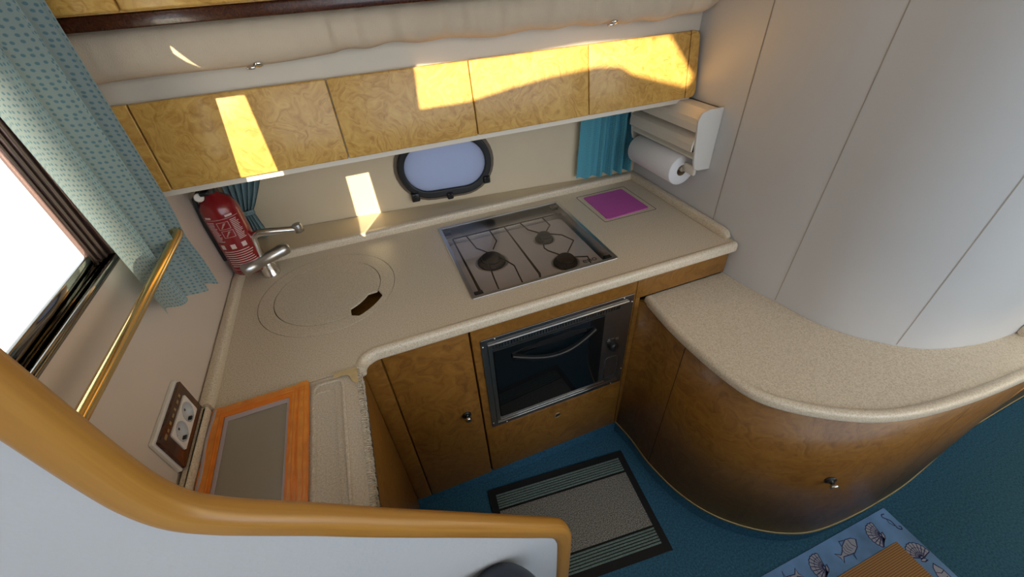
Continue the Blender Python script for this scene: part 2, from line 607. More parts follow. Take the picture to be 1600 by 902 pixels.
def stadium(w, h, n=16):
    """flattened oval with round ends"""
    r = h * 0.98
    out = []
    for i in range(n + 1):
        a = -PI / 2 + PI * i / n
        out.append((PS + (w - r) + r * math.cos(a), PZ + h * math.sin(a)))
    for i in range(n + 1):
        a = PI / 2 + PI * i / n
        out.append((PS - (w - r) + r * math.cos(a), PZ + h * math.sin(a)))
    return out


wb = MB().slab([[(-1.3, 0.0), (0.55, 0.0), (0.55, 2.8), (-1.3, 2.8)], stadium(0.158, 0.112)], -0.03, 0.0, frame=FH)
struct(wb.build('wall_back', M['hull']))
# curved white bulkhead on the right
wpts = [(1.05, 1.75), (1.05, 1.20), (1.05, 0.93), (1.056, 0.82), (1.068, 0.726), (1.087, 0.642), (1.113, 0.527), (1.157, 0.443), (1.225, 0.370), (1.290, 0.327), (1.372, 0.299), (1.465, 0.281), (1.62, 0.272), (1.9, 0.272), (2.4, 0.272), (3.6, 0.272)]
wp = smooth_path(wpts, 6)
wr = MB()
n = len(wp)
vv = []
for (x, y) in wp:
    vv += [(x, y, 0.0), (x, y, 2.8)]
wr.add(vv, [[2 * i, 2 * i + 2, 2 * i + 3, 2 * i + 1] for i in range(n - 1)], 0, True)
# thickness behind
vb = []
for i, (x, y) in enumerate(wp):
    t = Vector(wp[min(i + 1, n - 1)]) - Vector(wp[max(i - 1, 0)])
    t.normalize()
    vb += [(x - t.y * 0.03, y + t.x * 0.03, 0.0), (x - t.y * 0.03, y + t.x * 0.03, 2.8)]
wr.add(vb, [[2 * i + 1, 2 * i + 3, 2 * i + 2, 2 * i] for i in range(n - 1)], 0, True)
struct(wr.build('wall_right', M['wallpanel']))
# panel joints on that bulkhead
for k, (x, y, nx, ny) in enumerate(((1.0495, 0.925, -1, 0), (1.087, 0.642, -0.97, -0.22), (1.225, 0.370, -0.72, -0.69))):
    t = Vector((-ny, nx, 0)).normalized(); nn = Vector((nx, ny, 0)).normalized()
    c = Vector((x, y, 0)) + nn * 0.0006
    jb = MB()
    w_ = 0.0012
    a, b = c - t * w_, c + t * w_
    jb.add([(a.x, a.y, 0.77), (b.x, b.y, 0.77), (b.x, b.y, 2.7), (a.x, a.y, 2.7)], [[0, 1, 2, 3]], 0)
    a2, b2 = a - nn * 0.001, b - nn * 0.001
    jb.add([(a2.x, a2.y, 0.77), (b2.x, b2.y, 0.77), (b2.x, b2.y, 2.7), (a2.x, a2.y, 2.7)], [[3, 2, 1, 0]], 0)
    struct(jb.build('trim_%d' % (k + 1), M['seam_wall']))

# window in the left wall
wf = MB()
win = [(0.555, 1.262), (0.885, 1.262), (0.885, 1.585), (0.754, 1.628), (0.600, 1.698), (0.565, 1.53)]
W = bpy.data.objects.new('window_1', None); COL.objects.link(W); W.location = (LW, 0.735, 1.262); W['_o'] = (LW, 0.735, 1.262)
struct(W, 'side window with dark metal frame beside the worktop')
sill = MB().box((-0.512, 0.540, 1.245), (-0.489, 0.890, 1.262), 0, 0.003)
sill.box((-0.510, 0.540, 1.262), (-0.502, 0.885, 1.286), 0, 0.002)
sill.box((-0.494, 0.540, 1.252), (-0.484, 0.892, 1.262), 0, 0.002)
sill.build('window_sill', M['frame_dark'], W)
jamb = MB()
for (x0, x1, y0, y1) in ((-0.512, -0.500, 0.842, 0.850), (-0.510, -0.497, 0.852, 0.862), (-0.508, -0.494, 0.864, 0.876), (-0.505, -0.488, 0.878, 0.892)):
    jb = MB().box((x0, y0, 1.262), (x1, y1, 1.62), 0, 0.003)
    jb.build('window_frame', M['maroon'], W)
MB().box((-0.5075, 0.56, 1.262), (-0.5055, 0.872, 1.75)).build('window_pane', M['clear'], W)
# side deck outside
struct(MB().box((-6.0, -3.0, 0.95), (-0.60, 3.0, 1.0)).build('trim_deck', M['deck']), 'white side deck outside the window')

# white ledge behind the splash and white fascia above the lockers
lg = MB().slab([[(-0.489, 1.395), (1.049, 1.395), (1.049, 1.396), (-0.489, 1.566)]], 0.880, 0.926)
struct(lg.build('trim_ledge', M['hull']))
fa = MB().box((-0.489, 1.165, 1.455), (1.05, 1.185, 1.66), 0, 0.002)
struct(fa.build('trim_fascia', M['gelcoat']))

# ================================================================== WORKTOP
ST = M['stone']
SC = (-0.211, 1.122)      # centre of the sink cover
top = thing('worktop', 'beige speckled composite galley worktop with round sink cover and raised splash edges', 'worktop', (0.28, 1.1, 0.86))
arcin = arc2(-0.10, 0.765, 0.05, 90, 180, 8)
outline = [(1.035, 0.815)] + arcin + [(-0.489, 0.765), (-0.489, 1.40), (1.049, 1.40), (1.049, 0.815)]
hob_hole = rect2(0.186, 0.900, 0.650, 1.326, 0.006)
MB().slab([outline, circle2(*SC, 0.199), hob_hole], 0.868, 0.900, 0.0).build('worktop_slab', ST, top)
# rounded bull-nose along the front
nose = [(1.046, 0.812, 0.884)] + [(x, y - 0.003 if i < 4 else y, 0.884) for i, (x, y) in enumerate(arcin)]
MB().sweep(nose, rrect(0.026, 0.038, 0.0125, 5)).build('front_edge', ST, top)
MB().sweep([(-0.466, 1.386, 0.911), (1.025, 1.386, 0.911)], rrect(0.028, 0.032, 0.009, 4)).build('back_splash', ST, top)
MB().sweep([(-0.477, 0.768, 0.911), (-0.477, 1.385, 0.911)], rrect(0.026, 0.032, 0.009, 4)).build('side_splash', ST, top)
spr = MB().sweep([(1.038, 1.395, 0.912), (1.038, 0.868, 0.912), (1.038, 0.850, 0.910), (1.038, 0.838, 0.902)], rrect(0.024, 0.034, 0.009, 4), scale=[1, 1, 0.94, 0.6])
spr.build('side_splash', ST, top)


def slot(r0, r1, a0, a1, n=10):
    return arc2(*SC, r1, a0, a1, n) + arc2(*SC, r0, a1, a0, n)


rim_in = arc2(*SC, 0.1555, -24, 290, 60) + arc2(*SC, 0.178, -64, -32, 8)
MB().slab([circle2(*SC, 0.1975), rim_in], 0.8955, 0.9005, 0.001).build('sink_rim', ST, top)
lid_o = arc2(*SC, 0.1535, -26, 292, 60) + arc2(*SC, 0.131, -64, -32, 8)
MB().slab([lid_o], 0.8955, 0.9005, 0.0008).build('sink_cover', ST, top)
MB().lathe([(0.0, -0.14), (0.10, -0.14), (0.15, -0.11), (0.172, -0.03), (0.174, 0.0)], (SC[0], SC[1], 0.872), seg=40, capped=False).lathe([(0.174, 0.0), (0.174, 0.0234), (0.1985, 0.0234)], (SC[0], SC[1], 0.872), seg=40, capped=False).build('basin', M['black'], top)
MB().slab([rect2(0.742, 1.108, 0.962, 1.33, 0.006), rect2(0.7435, 1.1095, 0.9605, 1.3285, 0.006)], 0.8985, 0.9006).build('inset_joint', M['groove'], top)

pad = MB().slab([[(0.764, 1.306), (0.759, 1.126), (0.768, 1.120), (0.936, 1.128), (0.942, 1.134), (0.940, 1.306), (0.934, 1.311), (0.770, 1.311)]], 0.900, 0.903, 0.001)
tag(pad.build('heat_pad', M['pink']), 'flat square magenta pad lying on the worktop near the paper roll', 'pad')

# ---- cool box end of the worktop
cb = thing('cool_box_counter', 'beige speckled lid section with clear film and orange taped pane', 'counter', (-0.32, 0.55, 0.86))
MB().slab([rect2(-0.489, 0.352, -0.150, 0.7635, 0.003)], 0.868, 0.900, 0.002).build('lid_slab', ST, cb)
MB().slab([rect2(-0.489, 0.352, -0.468, 0.7635, 0.002)], 0.899, 0.9255, 0.006).build('side_upstand', ST, cb)


def ragged(x0, y0, x1, y1, amp, n=22):
    out = []
    for i in range(n): out.append((x0 + (x1 - x0) * i / n, y0 + random.uniform(-amp, amp)))
    for i in range(n): out.append((x1 + random.uniform(-amp, amp), y0 + (y1 - y0) * i / n))
    for i in range(n): out.append((x1 - (x1 - x0) * i / n, y1 + random.uniform(-amp, amp)))
    for i in range(n): out.append((x0 + random.uniform(-amp, amp), y1 - (y1 - y0) * i / n))
    return out


MB().slab([ragged(-0.4655, 0.38, -0.262, 0.763, 0.0008), [(-0.437, 0.42), (-0.304, 0.42), (-0.304, 0.733), (-0.439, 0.733)]], 0.9035, 0.9065).build('tape_frame', M['tape'], cb)
def strip(p0, p1, w_, z, name='tape_strip'):
    a, b = Vector(p0), Vector(p1)
    d = (b - a).normalized(); nn = Vector((-d.y, d.x)); L_ = (b - a).length
    l1, l2 = [], []
    for i in range(19):
        q = a + d * (L_ * i / 18)
        l1.append(tuple(q + nn * (w_ / 2 + random.uniform(-0.0012, 0.0012))))
        l2.append(tuple(q - nn * (w_ / 2 + random.uniform(-0.0012, 0.0012))))
    MB().slab([l1 + l2[::-1]], z, z + 0.0006).build(name, M['tape_light'], cb)


strip((-0.276, 0.38), (-0.2745, 0.768), 0.020, 0.9066)
strip((-0.296, 0.38), (-0.292, 0.745), 0.010, 0.9066)
strip((-0.449, 0.38), (-0.452, 0.764), 0.012, 0.9066)
strip((-0.462, 0.7555), (-0.262, 0.7555), 0.016, 0.9067)
ridge = MB()
for (x, w_) in ((-0.459, 0.004), (-0.446, 0.003), (-0.293, 0.003), (-0.283, 0.004), (-0.272, 0.003)):
    pts = [(x + random.uniform(-0.0012, 0.0012), 0.385 + 0.37 * i / 14, 0.9067) for i in range(15)]
    ridge.sweep(pts, rrect(w_, 0.0016, 0.0007, 2))
for y in (0.742, 0.752):
    ridge.sweep([(-0.455 + 0.185 * i / 12, y + random.uniform(-0.001, 0.001), 0.9067) for i in range(13)], rrect(0.003, 0.0016, 0.0007, 2))
ridge.build('tape_folds', M['tape'], cb)
MB().sweep([(-0.4615 + 0.002 * math.sin(i), 0.39 + 0.37 * i / 14, 0.9072) for i in range(15)], rrect(0.006, 0.001, 0.0004, 2)).build('tape_liner', M['tape_liner'], cb)
MB().slab([rect2(-0.44, 0.40, -0.303, 0.735)], 0.9012, 0.9034).build('hazy_pane', M['acrylic'], cb)
MB().slab([rect2(-0.437, 0.41, -0.304, 0.7335), [(-0.430, 0.41 + 0.005), (-0.309, 0.415), (-0.309, 0.721), (-0.429, 0.719)]], 0.9034, 0.9045).build('pane_edge', M['tape_liner'], cb)
moul = rect2(-0.252, 0.30, -0.192, 0.742, 0.014)
MB().slab([rect2(-0.2565, 0.356, -0.186, 0.748, 0.018), rect2(-0.250, 0.362, -0.1925, 0.7415, 0.014)], 0.8995, 0.9045, 0.0018).build('raised_moulding', ST, cb)
MB().slab([rect2(-0.250, 0.362, -0.205, 0.722, 0.008), rect2(-0.2485, 0.3635, -0.2065, 0.7205, 0.007)], 0.8995, 0.9030, 0.0006).build('raised_moulding', ST, cb)
film = MB()


def film_fn(u, v):
    x = -0.258 + u * 0.106
    y = 0.40 + v * 0.362
    z = 0.9052 + 0.0006 * math.sin(30 * v + 9 * u) + 0.0004 * math.sin(90 * v - 40 * u) + 0.0015 * math.exp(-((x + 0.189) / 0.004) ** 2)
    return (x, y, z)


film.grid(film_fn, 50, 40)
film.build('protective_film', M['film'], cb)
mt_ = MB().slab([[(-0.207, 0.7485), (-0.206, 0.762), (-0.153, 0.7625), (-0.1525, 0.715), (-0.158, 0.712), (-0.166, 0.722), (-0.172, 0.742), (-0.180, 0.7485)]], 0.9058, 0.9068)
mt_.build('masking_tape', plain('yellowed_masking_tape', (0.72, 0.54, 0.27), 0.6, var=0.1, vscale=50), cb)
crink = MB()
for i in range(70):
    y = 0.36 + i * 0.0055
    crink.sweep([(-0.1560, y, 0.9055), (-0.1465 + random.uniform(-0.001, 0.003), y + random.uniform(-0.002, 0.008), 0.898), (-0.1475, y + random.uniform(-0.004, 0.010), 0.886), (-0.1470, y + random.uniform(-0.003, 0.006), 0.872)], rrect(0.0030, 0.0016, 0.0006, 2), up=(0, 1, 0))
crink.build('crinkled_film_edge', M['film_edge'], cb)
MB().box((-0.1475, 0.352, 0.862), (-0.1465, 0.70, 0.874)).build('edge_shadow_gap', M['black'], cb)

# ================================================================== HOB
hob = thing('gas_hob', 'three burner steel gas hob under a smoked glass lid, sunk in worktop', 'hob', (0.418, 1.113, 0.86))
MB().slab([rect2(0.177, 0.891, 0.660, 1.335, 0.006), rect2(0.190, 0.904, 0.647, 1.322, 0.004)], 0.8995, 0.9045, 0.0015).build('hob_rim', M['steel'], hob)
well = MB()
well.slab([rect2(0.1865, 0.9005, 0.6495, 1.3255, 0.006), rect2(0.196, 0.93, 0.640, 1.30, 0.02)], 0.852, 0.857)
well.box((0.1865, 0.9005, 0.852), (0.1885, 1.3255, 0.899)).box((0.6475, 0.9005, 0.852), (0.6495, 1.3255, 0.899))
well.box((0.1865, 0.9005, 0.852), (0.6495, 0.9025, 0.899)).box((0.1865, 1.3235, 0.852), (0.6495, 1.3255, 0.899))
well.box((0.190, 1.262, 0.857), (0.646, 1.268, 0.884), 0, 0.002)
well.build('hob_well', M['steel'], hob)
MB().slab([rect2(0.196, 0.908, 0.640, 1.262, 0.02)], 0.857, 0.868, 0.003).build('hob_pan', M['pan_steel'], hob)
for (x, y, r) in ((0.303, 1.094, 0.046), (0.518, 1.146, 0.032), (0.522, 0.985, 0.039)):
    b = MB().lathe([(r, 0.0), (r, 0.006), (r * 0.86, 0.010), (r * 0.80, 0.014)], (x, y, 0.868), seg=32)
    bo = b.build('burner', M['dark_iron'], hob)
    MB().lathe([(r * 0.74, 0.0), (r * 0.76, 0.005), (r * 0.66, 0.009), (0.0, 0.0095)], (x, y, 0.882), seg=32).build('burner_cap', M['burner_cap'], bo)
    MB().lathe([(r * 1.22, 0.0), (r * 1.2, 0.0012), (r * 1.02, 0.0015), (r * 1.01, 0.0)], (x, y, 0.868), seg=32, capped=False).build('drip_ring', M['steel'], bo)


def wires(paths):
    b = MB()
    for p in paths: b.tube(p, 0.0022, seg=8)
    return b


ZG = 0.893
wires([
    [(0.212, 1.255, ZG), (0.212, 0.935, ZG), (0.212, 0.925, 0.870)],
    [(0.407, 1.255, ZG), (0.407, 0.935, ZG), (0.407, 0.925, 0.870)],
    [(0.262, 1.255, ZG), (0.272, 1.160, ZG), (0.297, 1.120, ZG)],
    [(0.350, 1.255, ZG), (0.350, 1.175, ZG), (0.322, 1.130, ZG)],
    [(0.282, 1.070, ZG), (0.272, 0.980, ZG), (0.272, 0.925, 0.872)],
    [(0.325, 1.080, ZG), (0.352, 1.010, ZG), (0.350, 0.925, 0.872)],
    [(0.212, 1.255, ZG), (0.620, 1.255, ZG)],
]).build('pan_support', M['wire'], hob)
wires([
    [(0.470, 1.255, ZG), (0.478, 1.195, ZG), (0.503, 1.160, ZG)],
    [(0.560, 1.255, ZG), (0.562, 1.190, ZG), (0.535, 1.160, ZG)],
    [(0.502, 1.130, ZG), (0.480, 1.060, ZG), (0.485, 1.040, ZG), (0.507, 1.005, ZG)],
    [(0.535, 1.135, ZG), (0.570, 1.110, ZG), (0.590, 1.060, ZG), (0.540, 1.005, ZG)],
    [(0.507, 0.970, ZG), (0.500, 0.940, ZG), (0.500, 0.925, 0.872)],
    [(0.545, 0.970, ZG), (0.585, 0.955, ZG), (0.588, 0.925, 0.872)],
]).build('pan_support', M['wire'], hob)
ctl = MB().box((0.205, 0.9045, 0.868), (0.425, 0.930, 0.874), 0, 0.004).box((0.230, 0.908, 0.874), (0.418, 0.921, 0.884), 1, 0.004)
ctl.build('control_strip', [M['steel'], M['black']], hob)
for (x, y) in ((0.192, 0.905), (0.625, 0.905), (0.192, 1.296), (0.620, 1.296)):
    MB().box((x, y, 0.885), (x + 0.026, y + 0.022, 0.9005), 0, 0.002).build('lid_buffer', M['black'], hob)
lb = MB(); text_mesh(lb, 'eno', 0.034, Matrix.Translation((0.600, 0.966, 0.8685)))
lb.build('logo', M['black'], hob)
MB().slab([rect2(0.188, 0.903, 0.648, 1.323, 0.004)], 0.9015, 0.9045).build('glass_lid', M['smoked'], hob)

# ================================================================== MIXER TAP
tap = thing('mixer_tap', 'chrome lever mixer tap with a long bent spout in worktop corner', 'tap', (-0.384, 1.302, 0.90))
MB().lathe([(0.028, 0.0), (0.028, 0.004), (0.0245, 0.010), (0.0225, 0.034), (0.018, 0.05)], (-0.384, 1.302, 0.90)).build('tap_base', M['chrome'], tap)
bd = Vector((0.119, 0.089, 0)).normalized()
b0 = Vector((-0.428, 1.262, 0.957))
MB().lathe([(0.014, -0.014), (0.0195, -0.010), (0.0195, 0.03), (0.018, 0.032), (0.018, 0.108), (0.0195, 0.110), (0.0195, 0.134), (0.014, 0.140)], b0, bd).build('tap_body', M['steel'], tap)
sp = smooth_path([(-0.392, 1.300, 0.965), (-0.388, 1.302, 1.000), (-0.386, 1.304, 1.030), (-0.372, 1.306, 1.043), (-0.345, 1.308, 1.042), (-0.30, 1.311, 1.034), (-0.262, 1.313, 1.027)], 5)
MB().tube(sp, 0.0115, seg=14, up=(0, 1, 0)).build('spout', M['chrome'], tap)
MB().lathe([(0.0135, -0.008), (0.0145, 0.0), (0.0145, 0.017), (0.009, 0.019)], (-0.258, 1.313, 1.036), (0.15, 0, -1)).build('spout_nozzle', M['steel'], tap)

# ================================================================== EXTINGUISHER
EX, EY = -0.432, 1.315
ext = thing('fire_extinguisher', 'red cylindrical fire extinguisher with white printed instructions in the corner', 'fire extinguisher', (EX, EY, 0.928))
MB().lathe([(0.0, 0.0), (0.040, 0.0), (0.047, 0.006), (0.050, 0.02), (0.050, 0.205), (0.047, 0.225), (0.037, 0.243), (0.020, 0.254), (0.016, 0.262)], (EX, EY, 0.928), seg=40).build('cylinder', M['red'], ext)
vl = MB().lathe([(0.016, 0.0), (0.016, 0.02), (0.012, 0.03)], (EX, EY, 1.186), seg=20)
vl.box((EX - 0.012, EY - 0.055, 1.200), (EX + 0.012, EY + 0.03, 1.212), 0, 0.004)
vl.box((EX - 0.011, EY - 0.065, 1.222), (EX + 0.011, EY + 0.03, 1.232), 0, 0.004)
vl.build('valve_handle', M['black'], ext)
MB().lathe([(0.012, 0.0), (0.012, 0.008), (0.010, 0.010)], (-0.450, 1.272, 1.196), (0.3, -1, 0.4), seg=20).build('gauge', M['ivory'], ext)
MB().tube([(EX - 0.02, EY, 1.205), (EX - 0.045, EY - 0.005, 1.18), (EX - 0.052, EY - 0.01, 1.10), (EX - 0.052, EY - 0.01, 0.98)], 0.006, seg=10, up=(0, 1, 0)).build('hose', M['black'], ext)
prn = MB()


def patch(a0, a1, z0, z1, mi=0):
    R = 0.0504; n = max(2, int((a1 - a0) / 6))
    vs_ = []
    for i in range(n + 1):
        a = math.radians(a0 + (a1 - a0) * i / n)
        vs_ += [(EX + R * math.cos(a), EY + R * math.sin(a), z0), (EX + R * math.cos(a), EY + R * math.sin(a), z1)]
    prn.add(vs_, [[2 * i, 2 * i + 2, 2 * i + 3, 2 * i + 1] for i in range(n)], mi)


patch(-142, -30, 1.1255, 1.1265); patch(-142, -30, 0.9555, 0.9563)
for i in range(14):
    z = 1.118 - i * 0.0048
    patch(-136, -136 + random.uniform(22, 30), z, z + 0.0018)
    patch(-62, -62 + random.uniform(18, 26), z, z + 0.0018)
patch(-132, -112, 1.130, 1.136); patch(-70, -48, 1.130, 1.136)
for (a, z) in ((-103, 1.095), (-101, 1.068)):   # framed pictograms
    patch(a, a + 34, z + 0.0215, z + 0.0223); patch(a, a + 34, z, z + 0.0008)
    patch(a, a + 1, z, z + 0.022); patch(a + 33, a + 34, z, z + 0.022)
    for j in range(4): patch(a + 8 + 3 * j, a + 12 + 4 * j, z + 0.004 + 0.004 * j, z + 0.006 + 0.004 * j)
for a in (-132, -98, -64):
    patch(a, a + 15, 1.030, 1.045); 
for i in range(8):
    z = 1.020 - i * 0.0075
    patch(-136 + random.uniform(0, 8), -36 - random.uniform(0, 12), z, z + 0.0022)
prn.build('printed_label', M['print'], ext)

# ================================================================== LOWER CABINETS
BL = M['burl_shaded']
FY = 0.830
# L-leg cabinet under the cool box
c1 = thing('fridge_cabinet', 'shade-darkened burl cabinet side under the orange taped lid', 'cabinet', (-0.32, 0.6, 0.08))
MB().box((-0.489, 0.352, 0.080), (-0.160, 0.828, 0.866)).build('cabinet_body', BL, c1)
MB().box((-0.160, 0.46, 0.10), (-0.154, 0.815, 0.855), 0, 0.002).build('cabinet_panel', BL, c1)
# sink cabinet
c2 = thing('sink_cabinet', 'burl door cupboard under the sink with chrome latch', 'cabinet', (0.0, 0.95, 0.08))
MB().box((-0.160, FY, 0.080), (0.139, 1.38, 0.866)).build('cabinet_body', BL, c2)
MB().box((-0.156, FY - 0.008, 0.082), (-0.104, FY, 0.864), 0, 0.003).build('corner_post', BL, c2)
dr = MB().box((-0.100, FY - 0.010, 0.082), (0.137, FY, 0.864), 0, 0.003).build('door', BL, c2)


def latch(x, y, z, par, nrm=(0, -1, 0)):
    nv = Vector(nrm)
    o = MB().lathe([(0.016, 0.0), (0.016, 0.003), (0.011, 0.005)], (x, y, z), nv, seg=20).build('latch_plate', M['black'], par)
    MB().lathe([(0.007, 0.0), (0.006, 0.012), (0.011, 0.014), (0.011, 0.020), (0.008, 0.022)], Vector((x, y, z)) + nv * 0.003, nv, seg=16).build('latch_knob', M['chrome'], o)


latch(0.087, FY - 0.010, 0.492, dr)
# oven cabinet
c3 = thing('oven_cabinet', 'burl cabinet surround holding the built-in oven with small drawer below', 'cabinet', (0.42, 0.95, 0.08))
cv = MB()
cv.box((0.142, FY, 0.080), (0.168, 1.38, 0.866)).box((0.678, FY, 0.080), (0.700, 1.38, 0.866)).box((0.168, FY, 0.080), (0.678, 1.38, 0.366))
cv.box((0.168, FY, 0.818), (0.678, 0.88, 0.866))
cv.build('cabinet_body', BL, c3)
MB().slab([rect2(0.1425, 0.370, 0.690, 0.864), rect2(0.178, 0.385, 0.672, 0.798)], 0.0, 0.010, 0.002, frame=frame_xz(FY)).build('oven_surround', BL, c3)
dw = MB().box((0.1425, FY - 0.010, 0.084), (0.690, FY, 0.366), 0, 0.003).build('drawer', BL, c3)
rg = MB().lathe([(0.0135, 0.0), (0.0135, 0.003), (0.0095, 0.0035), (0.0095, 0.001)], (0.420, FY - 0.010, 0.301), (0, -1, 0), seg=24, capped=False)
rg.build('ring_pull', M['gold'], dw)
MB().lathe([(0.0092, 0.0), (0.0092, 0.001), (0, 0.0012)], (0.420, FY - 0.010, 0.301), (0, -1, 0), seg=20).build('ring_well', M['seam_wood'], dw)

# oven
ov = thing('built_in_oven', 'black glass built-in oven with steel trim and arched handle below the hob', 'oven', (0.424, 0.83, 0.376))
YF = FY - 0.010
MB().box((0.180, FY - 0.004, 0.388), (0.670, 1.28, 0.796)).build('oven_body', M['black'], ov)
MB().slab([rect2(0.166, 0.376, 0.683, 0.806, 0.004), rect2(0.186, 0.398, 0.664, 0.786)], 0.0, 0.004, 0.001, frame=frame_xz(YF)).build('oven_flange', M['dark_steel'], ov)
fr = MB().slab([rect2(0.186, 0.398, 0.664, 0.786), rect2(0.200, 0.428, 0.578, 0.757)], 0.0, 0.008, 0.001, frame=frame_xz(YF + 0.002))
fr.build('oven_fascia', M['dark_steel'], ov)
MB().slab([rect2(0.2005, 0.4285, 0.5775, 0.7565, 0.003)], 0.0, 0.012, 0.001, frame=frame_xz(YF + 0.002)).build('oven_door', M['black_gloss'], ov)
for lo_, hi_ in (((0.198, YF - 0.012, 0.412), (0.606, YF - 0.006, 0.418)), ((0.186, YF - 0.010, 0.398), (0.664, YF - 0.006, 0.402)), ((0.186, YF - 0.010, 0.782), (0.664, YF - 0.006, 0.786))):
    MB().box(lo_, hi_, 0, 0.001).build('oven_trim', M['chrome'], ov)
vt = MB()
for i in range(46):
    x = 0.200 + i * 0.0095
    vt.box((x, YF - 0.0068, 0.764), (x + 0.0045, YF - 0.0058, 0.777))
vt.build('vent_slots', M['black'], ov)
hp = []
for i in range(15):
    t = i / 14
    hp.append((0.258 + 0.285 * t, YF - 0.012 - 0.030 * math.sin(PI * t), 0.712 - 0.022 * math.sin(PI * t)))
MB().sweep(hp, rrect(0.014, 0.014, 0.005, 3)).build('oven_handle', M['black'], ov)
MB().slab([[(0.290, 0.722), (0.350, 0.738), (0.450, 0.742), (0.510, 0.730), (0.512, 0.716), (0.40, 0.712)]], 0, 0.003, frame=frame_xz(YF - 0.009)).build('handle_recess', M['black'], ov)
kn = MB().lathe([(0.019, 0.0), (0.018, 0.014), (0.015, 0.018), (0, 0.019)], (0.622, YF - 0.006, 0.600), (0, -1, 0), seg=24)
kn.box((0.6195, YF - 0.028, 0.585), (0.6245, YF - 0.020, 0.616), 0, 0.001)
kn.build('oven_knob', M['black'], ov)
mk = MB()
for (dx, dz, w_) in ((-0.022, 0.024, 0.010), (-0.006, 0.030, 0.010), (0.010, 0.028, 0.012), (0.012, 0.022, 0.010), (-0.020, 0.031, 0.007)):
    mk.box((0.622 + dx, YF - 0.0068, 0.600 + dz), (0.622 + dx + w_, YF - 0.006, 0.600 + dz + 0.003))
mk.build('control_markings', M['steel'], ov)
mk = MB()
mk.slab([rect2(0.600, 0.428, 0.652, 0.540, 0.012), rect2(0.602, 0.430, 0.650, 0.538, 0.011)], 0, 0.0008, frame=frame_xz(YF - 0.006))
mk.build('raised_plate', M['steel'], ov)
for (x, z) in ((0.172, 0.40), (0.172, 0.78), (0.677, 0.45), (0.677, 0.775), (0.22, 0.382), (0.64, 0.382), (0.21, 0.801), (0.645, 0.801)):
    MB().lathe([(0.003, 0.0), (0.0025, 0.0015), (0, 0.002)], (x, YF - 0.004, z), (0, -1, 0), seg=10).build('screw', M['chrome'], ov)

# carpeted plinth under the straight run
struct(MB().box((-0.489, 0.352, 0.0), (-0.165, 0.835, 0.080)).box((-0.489, 0.835, 0.0), (0.715, 1.38, 0.080)).build('baseboard_back', M['carpet']))

# curved cabinet: lower edge and upper edge outlines (the face leans a little)
low = [(0.700, 0.835), (0.716, 0.734), (0.722, 0.611), (0.753, 0.478), (0.808, 0.375), (0.895, 0.289), (0.999, 0.227), (1.106, 0.196), (1.273, 0.185), (1.469, 0.188), (1.63, 0.203), (1.862, 0.233), (1.979, 0.244), (2.357, 0.256), (2.9, 0.262)]
shelf_e = [(0.752, 0.851), (0.740, 0.767), (0.735, 0.690), (0.735, 0.604), (0.747, 0.470), (0.781, 0.378), (0.884, 0.289), (1.012, 0.228), (1.188, 0.197), (1.41, 0.184), (1.63, 0.186), (2.0, 0.196), (2.9, 0.205)]


def resample(pts, k):
    P = [Vector(p) for p in smooth_path(pts, 8)]
    d = [0]
    for i in range(1, len(P)): d.append(d[-1] + (P[i] - P[i - 1]).length)
    out = []
    j = 0
    for i in range(k + 1):
        s = d[-1] * i / k
        while j < len(P) - 2 and d[j + 1] < s: j += 1
        t = (s - d[j]) / max(1e-9, d[j + 1] - d[j])
        out.append(P[j].lerp(P[j + 1], min(1, max(0, t))))
    return out


def by_x(pts, xs):
    """y on the curve for points beyond the nose, used to pair upper and lower outlines"""
    return pts


lo_s, up_s = resample(low, 120), resample([(0.712, 0.832)] + [(p[0] + 0.010, p[1] + 0.008) for p in shelf_e[1:]], 120)


def arc_strip(mb, i0, i1, z0=0.080, z1=0.752, off=0.0, thick=0.012, mi=0):
    """piece of the curved face between two stations, with thickness"""
    outer, inner = [], []
    for i in range(i0, i1 + 1):
        a, b = lo_s[i], up_s[i]
        t = (lo_s[min(i + 1, 120)] - lo_s[max(i - 1, 0)]).normalized()
        nn = Vector((-t.y, t.x)) * -1 if False else Vector((t.y, -t.x))
        f0, f1 = (z0 - 0.080) / 0.672, (z1 - 0.080) / 0.672
        pa, pb = a.lerp(b, f0) + nn * off, a.lerp(b, f1) + nn * off
        outer.append(((pa.x, pa.y, z0), (pb.x, pb.y, z1)))
        pa, pb = pa - nn * thick, pb - nn * thick
        inner.append(((pa.x, pa.y, z0), (pb.x, pb.y, z1)))
    k = len(outer)
    vs_ = [p for q in outer for p in q] + [p for q in inner for p in q]
    fs = []
    for i in range(k - 1):
        fs.append([2 * i, 2 * i + 2, 2 * i + 3, 2 * i + 1])
        o = 2 * k
        fs.append([o + 2 * i + 1, o + 2 * i + 3, o + 2 * i + 2, o + 2 * i])
        fs.append([2 * i + 1, 2 * i + 3, o + 2 * i + 3, o + 2 * i + 1])
        fs.append([2 * i + 2, 2 * i, o + 2 * i, o + 2 * i + 2])
    mb.add(vs_, fs[0::1], mi, True)
    o = 2 * k
    mb.add([vs_[0], vs_[1], vs_[o + 1], vs_[o]], [[0, 1, 2, 3]], mi)
    mb.add([vs_[2 * k - 2], vs_[2 * k - 1], vs_[4 * k - 1], vs_[4 * k - 2]], [[3, 2, 1, 0]], mi)
    return mb


cc = thing('curved_cabinet', 'curved shade-darkened burl cabinet sweeping round below the pale stone shelf', 'cabinet', (1.1, 0.45, 0.0))
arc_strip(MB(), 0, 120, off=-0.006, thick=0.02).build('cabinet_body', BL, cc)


def station(x, y):
    return min(range(121), key=lambda i: (lo_s[i] - Vector((x, y))).length)


